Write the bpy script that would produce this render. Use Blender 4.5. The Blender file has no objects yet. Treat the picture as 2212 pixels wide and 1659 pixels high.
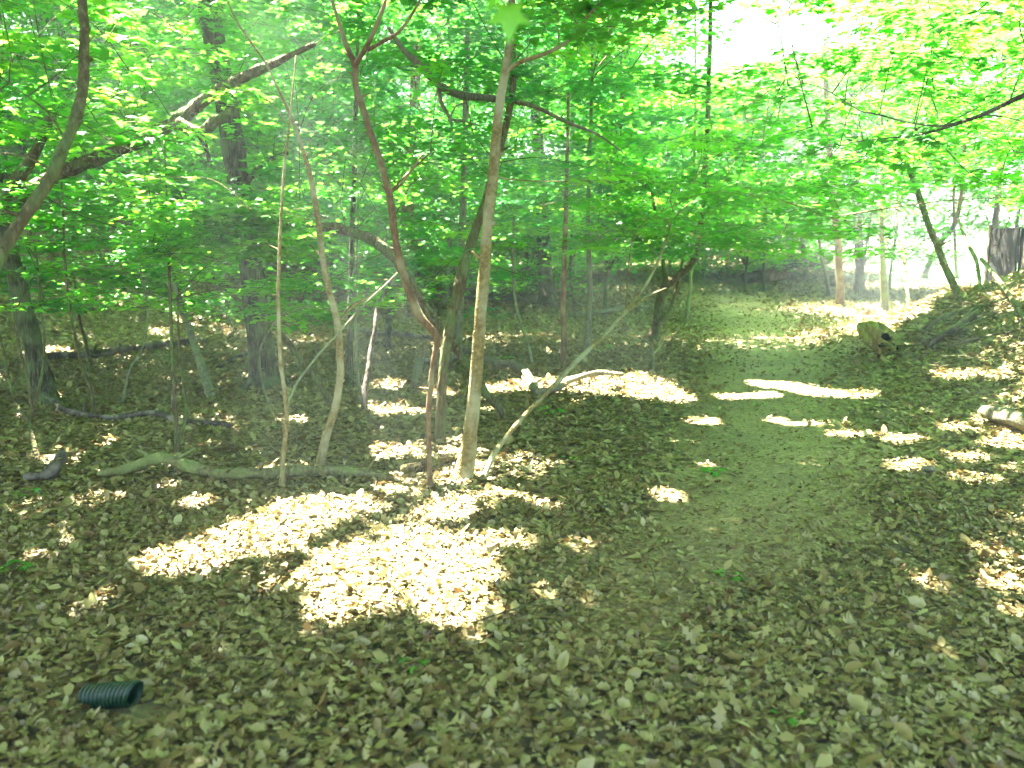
import bpy, math, random
import numpy as np
random.seed(7); rng = np.random.default_rng(7)
sc = bpy.context.scene
col = sc.collection
R = math.radians

# ------------------------------------------------------------------ camera, world, sun, exposure
EYE = 1.6; PITCH = R(9.8); F = 1858.0            # F: focal length in units of a 2212 px wide picture
cam_d = bpy.data.cameras.new('camera'); cam = bpy.data.objects.new('camera', cam_d); col.objects.link(cam)
cam.location = (0, 0, EYE); cam.rotation_euler = (R(90) - PITCH, 0, 0)
cam_d.sensor_width = 36; cam_d.lens = F / 2212 * 36
cam_d.clip_start = 0.05; cam_d.clip_end = 800
cam_d.dof.use_dof = True; cam_d.dof.focus_distance = 6.0; cam_d.dof.aperture_fstop = 2.3
sc.camera = cam

SUN_EL, SUN_AZ = R(61), R(-42)                    # azimuth measured from +Y towards +X
SD = np.array([math.sin(SUN_AZ) * math.cos(SUN_EL), math.cos(SUN_AZ) * math.cos(SUN_EL), math.sin(SUN_EL)])
w = bpy.data.worlds.new('World'); sc.world = w; w.use_nodes = True
nt = w.node_tree; bg = nt.nodes['Background']
sky = nt.nodes.new('ShaderNodeTexSky'); sky.sky_type = 'NISHITA'; sky.sun_disc = False
sky.sun_elevation = SUN_EL; sky.sun_rotation = SUN_AZ; sky.air_density = 1.0; sky.dust_density = 2.5
nt.links.new(sky.outputs[0], bg.inputs[0]); bg.inputs[1].default_value = 0.055
sun_d = bpy.data.lights.new('sun', 'SUN'); sun_d.energy = 5.0; sun_d.angle = R(0.5); sun_d.color = (1, 0.97, 0.91)
sun = bpy.data.objects.new('sun', sun_d); col.objects.link(sun)
from mathutils import Vector, Matrix
sun.rotation_euler = Vector(SD).to_track_quat('Z', 'Y').to_euler()
sun.location = (0, 0, 30)
HAZE = 0.0038
vs = sc.view_settings
vs.view_transform = 'Standard'; vs.look = 'None'; vs.gamma = 1.0; vs.exposure = 5.0
cy = sc.cycles
cy.max_bounces = 10; cy.diffuse_bounces = 4; cy.transmission_bounces = 6; cy.glossy_bounces = 2
cy.sample_clamp_indirect = 4.0; cy.use_denoising = True; cy.caustics_reflective = False; cy.caustics_refractive = False

# ------------------------------------------------------------------ terrain
def sst(a, b, t):
    t = np.clip((t - a) / (b - a), 0, 1); return t * t * (3 - 2 * t)
def wob(x, y, s, ph=0):
    return (np.sin(x * s * 1.31 + y * s * 0.7 + ph) + np.sin(-x * s * 0.63 + y * s * 1.43 + ph * 2.1 + 1.7) + np.sin(x * s * 1.9 - y * s * 1.1 + ph * .7 + 4)) / 3
def H(x, y):
    x = np.asarray(x, float); y = np.asarray(y, float)
    h = 0.03 * wob(x, y, 1.1) + 0.012 * wob(x, y, 3.7, 2)
    h = h + 0.27 * np.maximum(0, y - 14.5 - 0.55 * (x + 5)) * sst(-1.5, -8, x - 0.12 * y + 1.5) * sst(70, 30, y)
    h = h - 0.18 * np.exp(-((x + 4.2) ** 2 / 9 + (y - 11) ** 2 / 14))                # shallow gully
    h = h + 1.02 * np.tanh(1.35 * np.exp(-(((x - 7.7) / 2.35) ** 2 + ((y - 9.5) / 4.0) ** 2) ** 1.3)) * (1 + .12 * wob(x, y, 2.6, 4))  # bank on the right
    h = h + .062 * np.maximum(0, y - 25) * sst(.40, .30, x / np.maximum(y, 1)) * sst(90, 55, y)
    h = h + 0.30 * sst(3.5, 6.5, x - 0.1 * y + 1.2) * sst(2, 6, y) * sst(16, 11, y)
    h = h + 0.02 * np.maximum(0, y - 40)* sst(8,0,x)
    return h

def ray(u, v):
    a = (u - 1106) / F; b = -(v - 829.5) / F
    return np.array([a, math.cos(PITCH) + b * math.sin(PITCH), -math.sin(PITCH) + b * math.cos(PITCH)])
def P(u, v, d):
    r = ray(u, v); t = d / r[1]; return np.array([r[0] * t, d, EYE + r[2] * t])
def G(u, v, lift=0.0):
    r = ray(u, v); t = 1.0; prev = t
    while t < 90:
        p = r * t; z = EYE + p[2]
        if z < H(p[0], p[1]): break
        prev = t; t += 0.05 + t * 0.005
    a, b = prev, t
    for _ in range(14):
        m = (a + b) / 2; p = r * m
        if EYE + p[2] < H(p[0], p[1]): b = m
        else: a = m
    p = r * b
    return np.array([p[0], p[1], float(H(p[0], p[1])) + lift])
def proj(p):
    p = np.atleast_2d(p); x = p[:, 0]; y = p[:, 1]; z = p[:, 2] - EYE
    dep = y * math.cos(PITCH) - z * math.sin(PITCH); up = y * math.sin(PITCH) + z * math.cos(PITCH)
    dep = np.maximum(dep, 0.01)
    return 1106 + x / dep * F, 829.5 - up / dep * F

# ------------------------------------------------------------------ where sun comes through the roof of leaves
def splane(p):
    p = np.atleast_2d(p); k = p[:, 2] / SD[2]
    return np.stack([p[:, 0] - k * SD[0], p[:, 1] - k * SD[1]], 1)
polys_px = [
 [(280,1215),(430,1178),(480,1148),(560,1118),(620,1088),(700,1076),(800,1078),(832,1105),(720,1125),(680,1160),(640,1188),(550,1215),(440,1225),(330,1250)],
 [(650,1245),(720,1185),(850,1150),(940,1090),(1010,1060),(1062,1085),(1010,1125),(930,1160),(1010,1160),(1130,1158),(1155,1182),(970,1190),(1060,1210),(1080,1262),(960,1282),(900,1290),(820,1280),(740,1290)],
 [(690,1300),(780,1290),(860,1300),(960,1290),(1135,1300),(1100,1322),(1020,1345),(1000,1388),(950,1345),(880,1310),(760,1335),(700,1378)],
 [(1035,842),(1120,825),(1210,822),(1290,814),(1400,812),(1505,865),(1460,872),(1340,858),(1200,848),(1060,852)],
 [(1615,820),(1700,826),(1800,845),(1905,848),(1870,862),(1760,857),(1690,842),(1620,832)],
 [(1545,853),(1670,846),(1690,858),(1560,864)],
 [(1690,655),(1800,668),(1900,655),(2010,650),(2010,668),(1900,676),(1860,712),(1790,712),(1850,690),(1760,678),(1690,668)],
 [(1820,700),(1900,680),(1960,660),(2010,672),(1950,700),(1890,712)],
]
ell_px = [(1525,912,34,7),(1682,909,20,7),(1450,1070,30,16),(1240,1293,48,15),(1430,1292,36,6),(1500,1155,28,7),(1270,1188,34,20),(1180,1092,40,13),
 (1100,1068,50,8),(850,978,48,13),(862,890,60,8),(820,886,30,9),(640,912,30,5),(225,960,26,8),(430,1085,45,10),(60,1210,45,9),(118,1218,30,8),(120,996,42,6),
 (250,1275,22,9),(1950,950,42,8),(1975,1008,60,8),(2060,925,20,11),(2150,905,52,8),(2180,960,50,12),(2095,990,45,9),(2070,810,60,8),(2150,812,30,6),
 (1755,650,66,6),(1745,716,36,7),(1985,637,50,10),(1880,712,50,12),(840,832,36,9),(950,852,30,8),(505,715,34,6),(1000,690,44,6),(1340,640,50,6),(1560,630,50,6),
 (700,650,60,9),(1160,632,50,6),(610,715,20,5),(640,690,30,5),(1010,1000,26,30),(985,960,16,50),(960,1100,40,14),(870,1060,50,10),(890,1035,40,8),(1000,1040,50,10),
 (1560,1135,20,5),(1520,1010,22,5),(1600,1095,24,5),(1830,940,50,6),(1740,918,40,4),(1330,1140,20,8),(1180,1270,40,6),(1640,1165,14,5),(1960,1100,18,6),(2080,1075,24,7),
 (2130,1190,30,8),(2200,640,60,7),(640,630,70,12),(290,535,60,20),(20,610,30,22),(450,610,20,6),(120,760,30,6),(560,745,16,4),(350,715,30,5),(760,700,30,6)]
patches = []
for pl in polys_px:
    patches.append(splane(np.array([G(u, v) for u, v in pl])))
for (u, v, a, b) in ell_px:
    pts = []
    for k in range(12):
        t = k / 12 * 2 * math.pi; j = 1 + 0.3 * math.sin(3 * t + u)
        pts.append(G(u + a * j * math.cos(t), v + b * j * math.sin(t)))
    patches.append(splane(np.array(pts)))
def disc(p, r, n=8):
    c = splane(p)[0]; return np.array([[c[0] + r * math.cos(k / n * 6.283), c[1] + r * 0.8 * math.sin(k / n * 6.283)] for k in range(n)])
for (u, v, d, r) in [(995,945,5.75,.07),(998,905,5.75,.06),(1250,777,6.6,.08),(1312,735,6.9,.05),(1075,962,5.9,.05),(1060,992,5.85,.05),(1010,775,8.0,.10),
                     (810,690,8.6,.07),(790,820,8.6,.07),(940,722,6.0,.05),(1067,350,6.2,.05),(1910,600,17.5,.25),(1905,640,17.5,.2),(1720,570,19,.2),(440,390,6.6,.2)]:
    patches.append(disc(P(u, v, d), r))
def inside(s, poly):
    x, y = s[:, 0], s[:, 1]; c = np.zeros(len(s), bool); n = len(poly); j = n - 1
    for i in range(n):
        xi, yi = poly[i]; xj, yj = poly[j]
        if yi != yj: c ^= ((yi > y) != (yj > y)) & (x < (xj - xi) * (y - yi) / (yj - yi) + xi)
        j = i
    return c
ISL = []
for (u, v, a, b) in [(860,1182,62,13),(985,1272,62,17),(945,1137,52,11),(1040,1112,34,10),(722,1222,40,10),(885,1327,70,9),(520,1200,44,8),(610,1128,26,9),(800,1265,36,9),(400,1205,30,7),(1060,1330,26,8),(905,1215,26,8),(1340,845,40,6),(1180,836,26,4),(690,1100,26,7)]:
    ISL.append(splane(np.array([G(u + a * (1 + .4 * math.sin(2.3 * k + u)) * math.cos(k * .5236), v + b * (1 + .4 * math.sin(1.7 * k + u)) * math.sin(k * .5236)) for k in range(12)])))
def lit(p, extra=()):
    """True where a ray of sun towards one of the bright spots passes the point"""
    s = splane(p); s = s + rng.normal(0, .012, s.shape); m = np.zeros(len(s), bool)
    for pl in list(patches) + list(extra):
        lo = pl.min(0); hi = pl.max(0)
        k = np.where((s[:, 0] > lo[0]) & (s[:, 0] < hi[0]) & (s[:, 1] > lo[1]) & (s[:, 1] < hi[1]) & ~m)[0]
        if len(k): m[k] = inside(s[k], pl)
    k = np.where(m)[0]
    if len(k):  # islands stay shaded
        for pl in ISL: m[k] &= ~inside(s[k], pl)
    return m

# ------------------------------------------------------------------ mesh helpers
class MB:
    def __init__(s): s.v = []; s.f = []
    def add(s, v, f):
        o = len(s.v); s.v += [tuple(map(float, p)) for p in v]; s.f += [tuple(i + o for i in q) for q in f]
    def tube(s, pts, rad, n=8, sub=5, rough=0.0, caps=True, flare=0.0):
        pts = [np.array(p, float) for p in pts]
        if sub > 1 and len(pts) > 2:
            q = []; rr = []
            for i in range(len(pts) - 1):
                p0 = pts[max(i - 1, 0)]; p1 = pts[i]; p2 = pts[i + 1]; p3 = pts[min(i + 2, len(pts) - 1)]
                for k in range(sub):
                    t = k / sub
                    q.append(0.5 * ((2 * p1) + (p2 - p0) * t + (2 * p0 - 5 * p1 + 4 * p2 - p3) * t * t + (3 * p1 - p0 - 3 * p2 + p3) * t ** 3))
                    rr.append(rad[i] * (1 - t) + rad[i + 1] * t)
            q.append(pts[-1]); rr.append(rad[-1]); pts, rad = q, rr
        V = []; Fc = []; nrm = None
        for i, p in enumerate(pts):
            d = pts[min(i + 1, len(pts) - 1)] - pts[max(i - 1, 0)]; d = d / (np.linalg.norm(d) + 1e-9)
            if nrm is None:
                nrm = np.cross(d, [0.3, 1, 0.2]); nrm /= np.linalg.norm(nrm)
            nrm = nrm - d * nrm.dot(d); nrm /= (np.linalg.norm(nrm) + 1e-9); bn = np.cross(d, nrm)
            for k in range(n):
                a = 2 * math.pi * k / n
                r = rad[i] * (1 + rough * (random.random() - .5) + rough * .8 * math.sin(i * .7 + k * 2.1))
                if flare and i < 5: r *= 1 + flare * (1 - i / 5) ** 2 * (0.7 + 0.5 * math.sin(k * 2.4))
                V.append(p + r * (math.cos(a) * nrm + math.sin(a) * bn))
        m = len(pts)
        for i in range(m - 1):
            for k in range(n):
                a = i * n + k; b = i * n + (k + 1) % n; Fc.append((a, b, b + n, a + n))
        if caps:
            Fc.append(tuple(range(n - 1, -1, -1))); Fc.append(tuple((m - 1) * n + k for k in range(n)))
        s.add(V, Fc)
    def box(s, c, sx, sy, sz, rot=0, tilt=0):
        M = Matrix.Rotation(rot, 3, 'Z') @ Matrix.Rotation(tilt, 3, 'Y'); V = []
        for x in (-1, 1):
            for y in (-1, 1):
                for z in (-1, 1): V.append(np.array(M @ Vector((x * sx / 2, y * sy / 2, z * sz / 2))) + np.array(c))
        s.add(V, [(0,1,3,2),(4,6,7,5),(0,4,5,1),(2,3,7,6),(0,2,6,4),(1,5,7,3)])
    def obj(s, name, mat, parent=None, smooth=True):
        o = np.array(parent.location) if parent is not None else np.zeros(3)
        me = bpy.data.meshes.new(name); me.from_pydata([tuple(np.array(p) - o) for p in s.v], [], s.f); me.update()
        if smooth: me.polygons.foreach_set('use_smooth', [True] * len(me.polygons))
        ob = bpy.data.objects.new(name, me); me.materials.append(mat); col.objects.link(ob)
        if parent is not None: ob.parent = parent
        return ob
def big_mesh(name, V, T, mat, parent=None, rnd=None, origin=None, smooth=False):
    """numpy vertices and triangles/quads to one mesh with a per-vertex 'rnd' value"""
    o = np.array(origin) if origin is not None else (np.array(parent.location) if parent is not None else np.zeros(3))
    me = bpy.data.meshes.new(name); n = T.shape[1]
    me.vertices.add(len(V)); me.vertices.foreach_set('co', (V - o).astype(np.float32).ravel())
    me.loops.add(T.size); me.loops.foreach_set('vertex_index', T.astype(np.int32).ravel())
    me.polygons.add(len(T)); me.polygons.foreach_set('loop_start', np.arange(0, T.size, n, dtype=np.int32))
    if smooth: me.polygons.foreach_set('use_smooth', np.ones(len(T), bool))
    me.update(calc_edges=True)
    if rnd is not None:
        a = me.attributes.new('rnd', 'FLOAT', 'POINT'); a.data.foreach_set('value', rnd.astype(np.float32))
    me.materials.append(mat)
    ob = bpy.data.objects.new(name, me); col.objects.link(ob)
    if parent is not None: ob.parent = parent
    return ob
def thing(name, label, cat, loc, group=None):
    o = bpy.data.objects.new(name, None); o.empty_display_size = .1; col.objects.link(o); o.location = tuple(map(float, loc))
    o['label'] = label; o['category'] = cat
    if group: o['group'] = group
    return o
def tag(o, label=None, cat=None, group=None, kind=None):
    if label: o['label'] = label
    if cat: o['category'] = cat
    if group: o['group'] = group
    if kind: o['kind'] = kind
    return o

# ------------------------------------------------------------------ materials
def newmat(name):
    m = bpy.data.materials.new(name); m.use_nodes = True; n = m.node_tree.nodes; n.clear()
    out = n.new('ShaderNodeOutputMaterial'); return m, n, m.node_tree.links, out
def ramp(n, stops, interp='LINEAR'):
    r = n.new('ShaderNodeValToRGB'); e = r.color_ramp.elements; r.color_ramp.interpolation = interp
    while len(e) < len(stops): e.new(0.5)
    for k, (p, c) in enumerate(stops): e[k].position = p; e[k].color = (*c, 1)
    return r
def leaf_mat(name, stops, tstops, trans=0.5, gloss=0.04):
    m, n, l, out = newmat(name)
    at = n.new('ShaderNodeAttribute'); at.attribute_name = 'rnd'
    a = ramp(n, stops); b = ramp(n, tstops); l.new(at.outputs['Fac'], a.inputs[0]); l.new(at.outputs['Fac'], b.inputs[0])
    d = n.new('ShaderNodeBsdfDiffuse'); t = n.new('ShaderNodeBsdfTranslucent'); l.new(a.outputs[0], d.inputs[0]); l.new(b.outputs[0], t.inputs[0])
    mx = n.new('ShaderNodeMixShader'); mx.inputs[0].default_value = trans; l.new(d.outputs[0], mx.inputs[1]); l.new(t.outputs[0], mx.inputs[2])
    g = n.new('ShaderNodeBsdfGlossy'); g.inputs['Roughness'].default_value = 0.45
    m2 = n.new('ShaderNodeMixShader'); m2.inputs[0].default_value = gloss; l.new(mx.outputs[0], m2.inputs[1]); l.new(g.outputs[0], m2.inputs[2])
    l.new(m2.outputs[0], out.inputs[0]); return m
LEAF = leaf_mat('green_leaf', [(0,(.025,.12,.012)),(.6,(.05,.20,.015)),(1,(.10,.27,.02))], [(0,(.10,.46,.035)),(.5,(.22,.72,.04)),(1,(.46,.86,.06))], 0.55, 0.035)
LEAF_B = leaf_mat('bluish_leaf', [(0,(.02,.09,.025)),(.6,(.035,.15,.035)),(1,(.07,.20,.04))], [(0,(.06,.40,.07)),(.6,(.13,.60,.09)),(1,(.24,.72,.10))], 0.5, 0.05)
LEAF_D = leaf_mat('canopy_leaf', [(0,(.035,.13,.015)),(1,(.08,.22,.025))], [(0,(.26,.55,.03)),(1,(.44,.75,.05))], 0.5, 0.03)
LITTER = leaf_mat('dead_leaf', [(0,(.045,.024,.009)),(.14,(.10,.055,.017)),(.30,(.14,.10,.030)),(.55,(.19,.158,.050)),(.85,(.28,.25,.095)),(1,(.42,.38,.21))],
                  [(0,(.12,.06,.02)),(1,(.4,.26,.1))], 0.12, 0.035)
def bark(name, c1, c2, scale=12, stretch=6, bump=.4, dist=.01, spots=None):
    m, n, l, out = newmat(name)
    tc = n.new('ShaderNodeTexCoord'); mp = n.new('ShaderNodeMapping'); mp.inputs['Scale'].default_value = (1, 1, 1 / stretch); l.new(tc.outputs['Object'], mp.inputs[0])
    nz = n.new('ShaderNodeTexNoise'); nz.inputs['Scale'].default_value = scale * 3; nz.inputs['Detail'].default_value = 6; nz.inputs['Roughness'].default_value = .7; l.new(mp.outputs[0], nz.inputs[0])
    vo = n.new('ShaderNodeTexVoronoi'); vo.inputs['Scale'].default_value = scale * 2.2; vo.feature = 'DISTANCE_TO_EDGE'; l.new(mp.outputs[0], vo.inputs[0])
    r = ramp(n, [(0.36, tuple(x * .7 for x in c1)), (0.5, c1), (0.66, c2)]); l.new(nz.outputs[0], r.inputs[0])
    n2 = n.new('ShaderNodeTexNoise'); n2.inputs['Scale'].default_value = 5; n2.inputs['Detail'].default_value = 4; l.new(tc.outputs['Object'], n2.inputs[0])
    r2 = ramp(n, [(0.45, (0, 0, 0)), (0.62, (1, 1, 1))]); l.new(n2.outputs[0], r2.inputs[0])
    mx = n.new('ShaderNodeMixRGB'); l.new(r2.outputs[0], mx.inputs[0]); l.new(r.outputs[0], mx.inputs[1]); mx.inputs[2].default_value = (*(spots or tuple(x * 1.25 for x in c2)), 1)
    b = n.new('ShaderNodeBsdfPrincipled'); b.inputs['Roughness'].default_value = .92; b.inputs['Specular IOR Level'].default_value = .15; l.new(mx.outputs[0], b.inputs['Base Color'])
    ad = n.new('ShaderNodeMath'); ad.operation = 'ADD'; vm = n.new('ShaderNodeMath'); vm.operation = 'MULTIPLY'; vm.inputs[1].default_value = 2.5
    l.new(vo.outputs['Distance'], vm.inputs[0]); l.new(vm.outputs[0], ad.inputs[0]); l.new(nz.outputs[0], ad.inputs[1])
    bp = n.new('ShaderNodeBump'); bp.inputs['Strength'].default_value = bump; bp.inputs['Distance'].default_value = dist; l.new(ad.outputs[0], bp.inputs['Height']); l.new(bp.outputs[0], b.inputs['Normal'])
    l.new(b.outputs[0], out.inputs[0]); return m
B_TAN = bark('tan_bark', (.15,.115,.042), (.25,.195,.075), 14, 1, 0.48, 0.007, (.25,.23,.12))
B_RED = bark('reddish_bark', (.11,.068,.032), (.18,.115,.058), 16, 3, 0.72, 0.009, (.20,.16,.08))
B_GREY = bark('furrowed_grey_bark', (.05,.046,.022), (.16,.145,.07), 14, 7, .9, .03, (.11,.14,.05))
B_MOSS = bark('mossy_bark', (.09,.072,.03), (.17,.14,.06), 14, 4, 1.00, 0.018, (.10,.13,.04))
B_PALE = bark('pale_bark', (.13,.13,.07), (.24,.24,.13), 12, 3, 0.72, 0.011, (.16,.20,.08))
B_DARK = bark('dark_bark', (.045,.035,.025), (.12,.09,.06), 12, 4, .6, .01, (.15,.13,.09))
B_BLACK = bark('shade_dark_wood', (.006,.0045,.003), (.010,.0075,.005), 3, 1, .1, .002, (.008,.007,.004))  # near-black colour carries shade, for the bin boards and stump hollows
B_LIMB = bark('mossy_limb_bark', (.11,.10,.04), (.19,.175,.075), 14, 3, .5, .01, (.13,.15,.045))
B_DEAD = bark('bare_dead_wood', (.13,.115,.07), (.25,.225,.15), 16, 5, 0.72, 0.009, (.12,.12,.07))
B_ROT = bark('yellowish_rotten_wood', (.19,.16,.05), (.36,.32,.10), 9, 2, .8, .02, (.22,.24,.06))

def ground_mat(name, cols, scale, bump, dist, big=(1, 1, 1)):
    m, n, l, out = newmat(name)
    tc = n.new('ShaderNodeTexCoord')
    vo = n.new('ShaderNodeTexVoronoi'); vo.inputs['Scale'].default_value = scale; vo.inputs['Randomness'].default_value = 1; l.new(tc.outputs['Object'], vo.inputs[0])
    nz = n.new('ShaderNodeTexNoise'); nz.inputs['Scale'].default_value = scale * .8; nz.inputs['Detail'].default_value = 8; nz.inputs['Roughness'].default_value = .75; l.new(tc.outputs['Object'], nz.inputs[0])
    sp = n.new('ShaderNodeSeparateColor'); l.new(vo.outputs['Color'], sp.inputs[0])
    mm = n.new('ShaderNodeMath'); mm.operation = 'ADD'; l.new(sp.outputs[0], mm.inputs[0]); l.new(nz.outputs[0], mm.inputs[1])
    hv = n.new('ShaderNodeMath'); hv.operation = 'MULTIPLY'; hv.inputs[1].default_value = .5; l.new(mm.outputs[0], hv.inputs[0])
    r = ramp(n, cols); l.new(hv.outputs[0], r.inputs[0])
    n2 = n.new('ShaderNodeTexNoise'); n2.inputs['Scale'].default_value = .9; n2.inputs['Detail'].default_value = 5; l.new(tc.outputs['Object'], n2.inputs[0])
    r2 = ramp(n, [(.35, (.72,.70,.66)), (.65, (1.1,1.08,1.0))]); l.new(n2.outputs[0], r2.inputs[0])
    mx = n.new('ShaderNodeMixRGB'); mx.blend_type = 'MULTIPLY'; mx.inputs[0].default_value = 1; l.new(r.outputs[0], mx.inputs[1]); l.new(r2.outputs[0], mx.inputs[2])
    b = n.new('ShaderNodeBsdfPrincipled'); b.inputs['Roughness'].default_value = .9; l.new(mx.outputs[0], b.inputs['Base Color'])
    bp = n.new('ShaderNodeBump'); bp.inputs['Strength'].default_value = bump; bp.inputs['Distance'].default_value = dist; l.new(hv.outputs[0], bp.inputs['Height']); l.new(bp.outputs[0], b.inputs['Normal'])
    l.new(b.outputs[0], out.inputs[0]); return m
M_GROUND = ground_mat('forest_floor', [(.2,(.045,.032,.014)),(.45,(.11,.09,.035)),(.65,(.20,.175,.065)),(.85,(.30,.28,.13))], 17, .9, .04)
M_PATH = ground_mat('trodden_soil', [(.2,(.10,.075,.028)),(.5,(.19,.145,.052)),(.8,(.29,.235,.10))], 60, .5, .012)
M_LAWN = ground_mat('lawn_grass', [(.2,(.08,.17,.04)),(.5,(.12,.24,.06)),(.8,(.18,.32,.09))], 25, .5, .03)

# ------------------------------------------------------------------ ground, path, lawn
def axis(segs):
    out = []
    for a, b, s in segs: out += list(np.arange(a, b - 1e-6, s))
    return np.array(out + [segs[-1][1]])
ys = axis([(-8,1,.6),(1,12,.11),(12,22,.25),(22,45,.7),(45,220,7)])
xs = axis([(-130,-40,9),(-40,-14,1.2),(-14,-7,.3),(-7,8,.12),(8,16,.3),(16,45,1.2),(45,150,9)])
XX, YY = np.meshgrid(xs, ys); ZZ = H(XX, YY)
V = np.stack([XX.ravel(), YY.ravel(), ZZ.ravel()], 1); nx = len(xs)
ii, jj = np.meshgrid(np.arange(nx - 1), np.arange(len(ys) - 1)); a = (jj * nx + ii).ravel()
Q = np.stack([a, a + 1, a + nx + 1, a + nx], 1)
g = big_mesh('ground', V, Q, M_GROUND, smooth=True); g['kind'] = 'structure'
cen = V[Q].mean(1)
pathL = [(1180,1400),(1290,1240),(1420,1080),(1450,960),(1475,880),(1510,800),(1525,720),(1500,660),(1455,625),(1480,598)]
pathR = [(1640,606),(1660,640),(1730,690),(1790,760),(1830,850),(1900,960),(1900,1080),(1830,1180),(1600,1290),(1480,1400)]
path_poly = np.array([G(u, v)[:2] for u, v in pathL + pathR])
def in_path(p, j=.12):
    q = np.array(p[:, :2]) + np.stack([j * wob(p[:, 0], p[:, 1], 4.1), j * wob(p[:, 0], p[:, 1], 5.3, 3)], 1)
    return inside(q, path_poly)
k = in_path(cen); used, inv = np.unique(Q[k], return_inverse=True)
Vp = V[used].copy(); Vp[:, 2] += .006
o = big_mesh('path', Vp, inv.reshape(-1, 4), M_PATH, smooth=True); o['kind'] = 'structure'
k = (cen[:, 1] > 27.5 + 1.2 * np.sin(cen[:, 0])) & (cen[:, 0] > .41 * cen[:, 1] + .8 * np.sin(cen[:, 1] * .7)) & (cen[:, 1] < 120) & (cen[:, 0] < 60)
used, inv = np.unique(Q[k], return_inverse=True); Vp = V[used].copy(); Vp[:, 2] += .012
o = big_mesh('lawn', Vp, inv.reshape(-1, 4), M_LAWN, smooth=True); o['kind'] = 'structure'

# ------------------------------------------------------------------ leaf templates
def fan(c, ring): n = len(ring); return np.array([c] + ring), np.array([(0, 1 + i, 1 + (i + 1) % n) for i in range(n)])
half = [(.36,-.02,.0),(.24,.2,-.02),(.54,.46,-.08),(.2,.52,0)]
T_MAPLE = fan((0,.32,.05), [(0,0,0)] + half + [(0,1,-.1)] + [(-x, y, z) for x, y, z in half[::-1]])
T_RHOMB = (np.array([(0,0,0),(.38,.45,-.07),(0,1,-.04),(-.38,.45,-.07)], float), np.array([(0,1,2),(0,2,3)]))
T_HEX = fan((0,.4,.05), [(0,0,0),(.45,.2,-.05),(.35,.62,-.06),(0,1,-.08),(-.35,.62,-.06),(-.45,.2,-.05)])
def oak(levels, ws, curl1, curl2, skew=0):
    V = []; Fc = []
    for y, w_ in zip(levels, ws):
        z = curl1 * (y - .5) ** 2
        for sgn in (-1, 0, 1): V.append((sgn * w_ + skew * (y - .5) ** 2, y, z + curl2 * w_ * w_ * 3 * (sgn != 0) * (1 + .4 * sgn)))
    for i in range(len(levels) - 1):
        a = i * 3
        for s_ in (0, 1): Fc += [(a + s_, a + s_ + 1, a + s_ + 4), (a + s_, a + s_ + 4, a + s_ + 3)]
    return np.array(V), np.array(Fc)
LV = [0,.18,.32,.45,.58,.72,.86,1]
T_OAKS = [oak(LV,[.01,.24,.09,.36,.12,.30,.12,.03],.5,.5,.1), oak(LV,[.01,.18,.08,.30,.11,.30,.10,.04],-.6,.8,-.15), oak(LV,[.01,.2,.27,.31,.28,.22,.12,.01],.35,-.8,.1), oak(LV,[.01,.26,.10,.34,.13,.30,.12,.02],.7,.9,.2), oak(LV,[.01,.10,.17,.09,.26,.10,.17,.02],-.5,.8,.2), oak(LV,[.01,.22,.3,.27,.3,.26,.16,.01],.7,.9,.2)]
T_LIT2 = oak([0,.35,.7,1],[.02,.27,.22,.02],.6,.9)
T_BIT = (np.array([(0,0,0),(.22,.2,.05),(.30,.6,-.05),(.05,.8,.06),(-.22,.5,.02)], float), np.array([(0,1,2),(0,2,3),(0,3,4)]))
def rots(n, tilt, yaw=None):
    yaw = rng.uniform(0, 2 * np.pi, n) if yaw is None else yaw
    a = rng.normal(0, tilt, n); b = rng.normal(0, tilt, n)
    cz, sz, ca, sa, cb, sb = np.cos(yaw), np.sin(yaw), np.cos(a), np.sin(a), np.cos(b), np.sin(b)
    z = np.zeros(n); o = np.ones(n)
    Rz = np.stack([cz,-sz,z, sz,cz,z, z,z,o], 1).reshape(n,3,3); Rx = np.stack([o,z,z, z,ca,-sa, z,sa,ca], 1).reshape(n,3,3); Ry = np.stack([cb,z,sb, z,o,z, -sb,z,cb], 1).reshape(n,3,3)
    return Rz @ Rx @ Ry
def scatter(tpl, pos, Rm, size, rnd, curl=None):
    T, Fc = tpl; n = len(pos); X = np.repeat(T[None], n, 0)
    if curl is not None: X = X.copy(); X[:, :, 2] *= curl[:, None]
    V = np.einsum('nij,nkj->nki', Rm, X) * size[:, None, None] + pos[:, None, :]
    Fo = Fc[None] + (np.arange(n) * len(T))[:, None, None]
    return V.reshape(-1, 3), Fo.reshape(-1, Fc.shape[1]), np.repeat(rnd, len(T))
def crown_mesh(name, lv, mb, lmat, wmat, parent):
    """leaves and the twigs that carry them, one crown"""
    P_ = list(lv)
    nl = sum(len(f) for _, f, _ in P_)
    if mb is not None and mb.v:
        tri = []
        for q in mb.f: tri += [(q[0], q[k], q[k + 1]) for k in range(1, len(q) - 1)]
        P_.append((np.array(mb.v), np.array(tri), np.zeros(len(mb.v))))
    v, f, r = merge(P_); ob = big_mesh(name, v, f, lmat, parent=parent, rnd=r)
    ob.data.materials.append(wmat); mi = np.zeros(len(f), np.int32); mi[nl:] = 1; ob.data.polygons.foreach_set('material_index', mi)
    return ob
def cull_leaves(tri, nv, nf, extra=()):
    # drop every leaf whose shade would fall on one of the bright spots
    v, f, r = tri; m = lit(v, extra).reshape(-1, nv).any(1); keep = ~m; n = int(keep.sum())
    v = v.reshape(-1, nv, 3)[keep].reshape(-1, 3); r = r.reshape(-1, nv)[keep].ravel()
    f0 = f[:nf]; f = (f0[None] + (np.arange(n) * nv)[:, None, None]).reshape(-1, 3)
    return v, f, r
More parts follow.
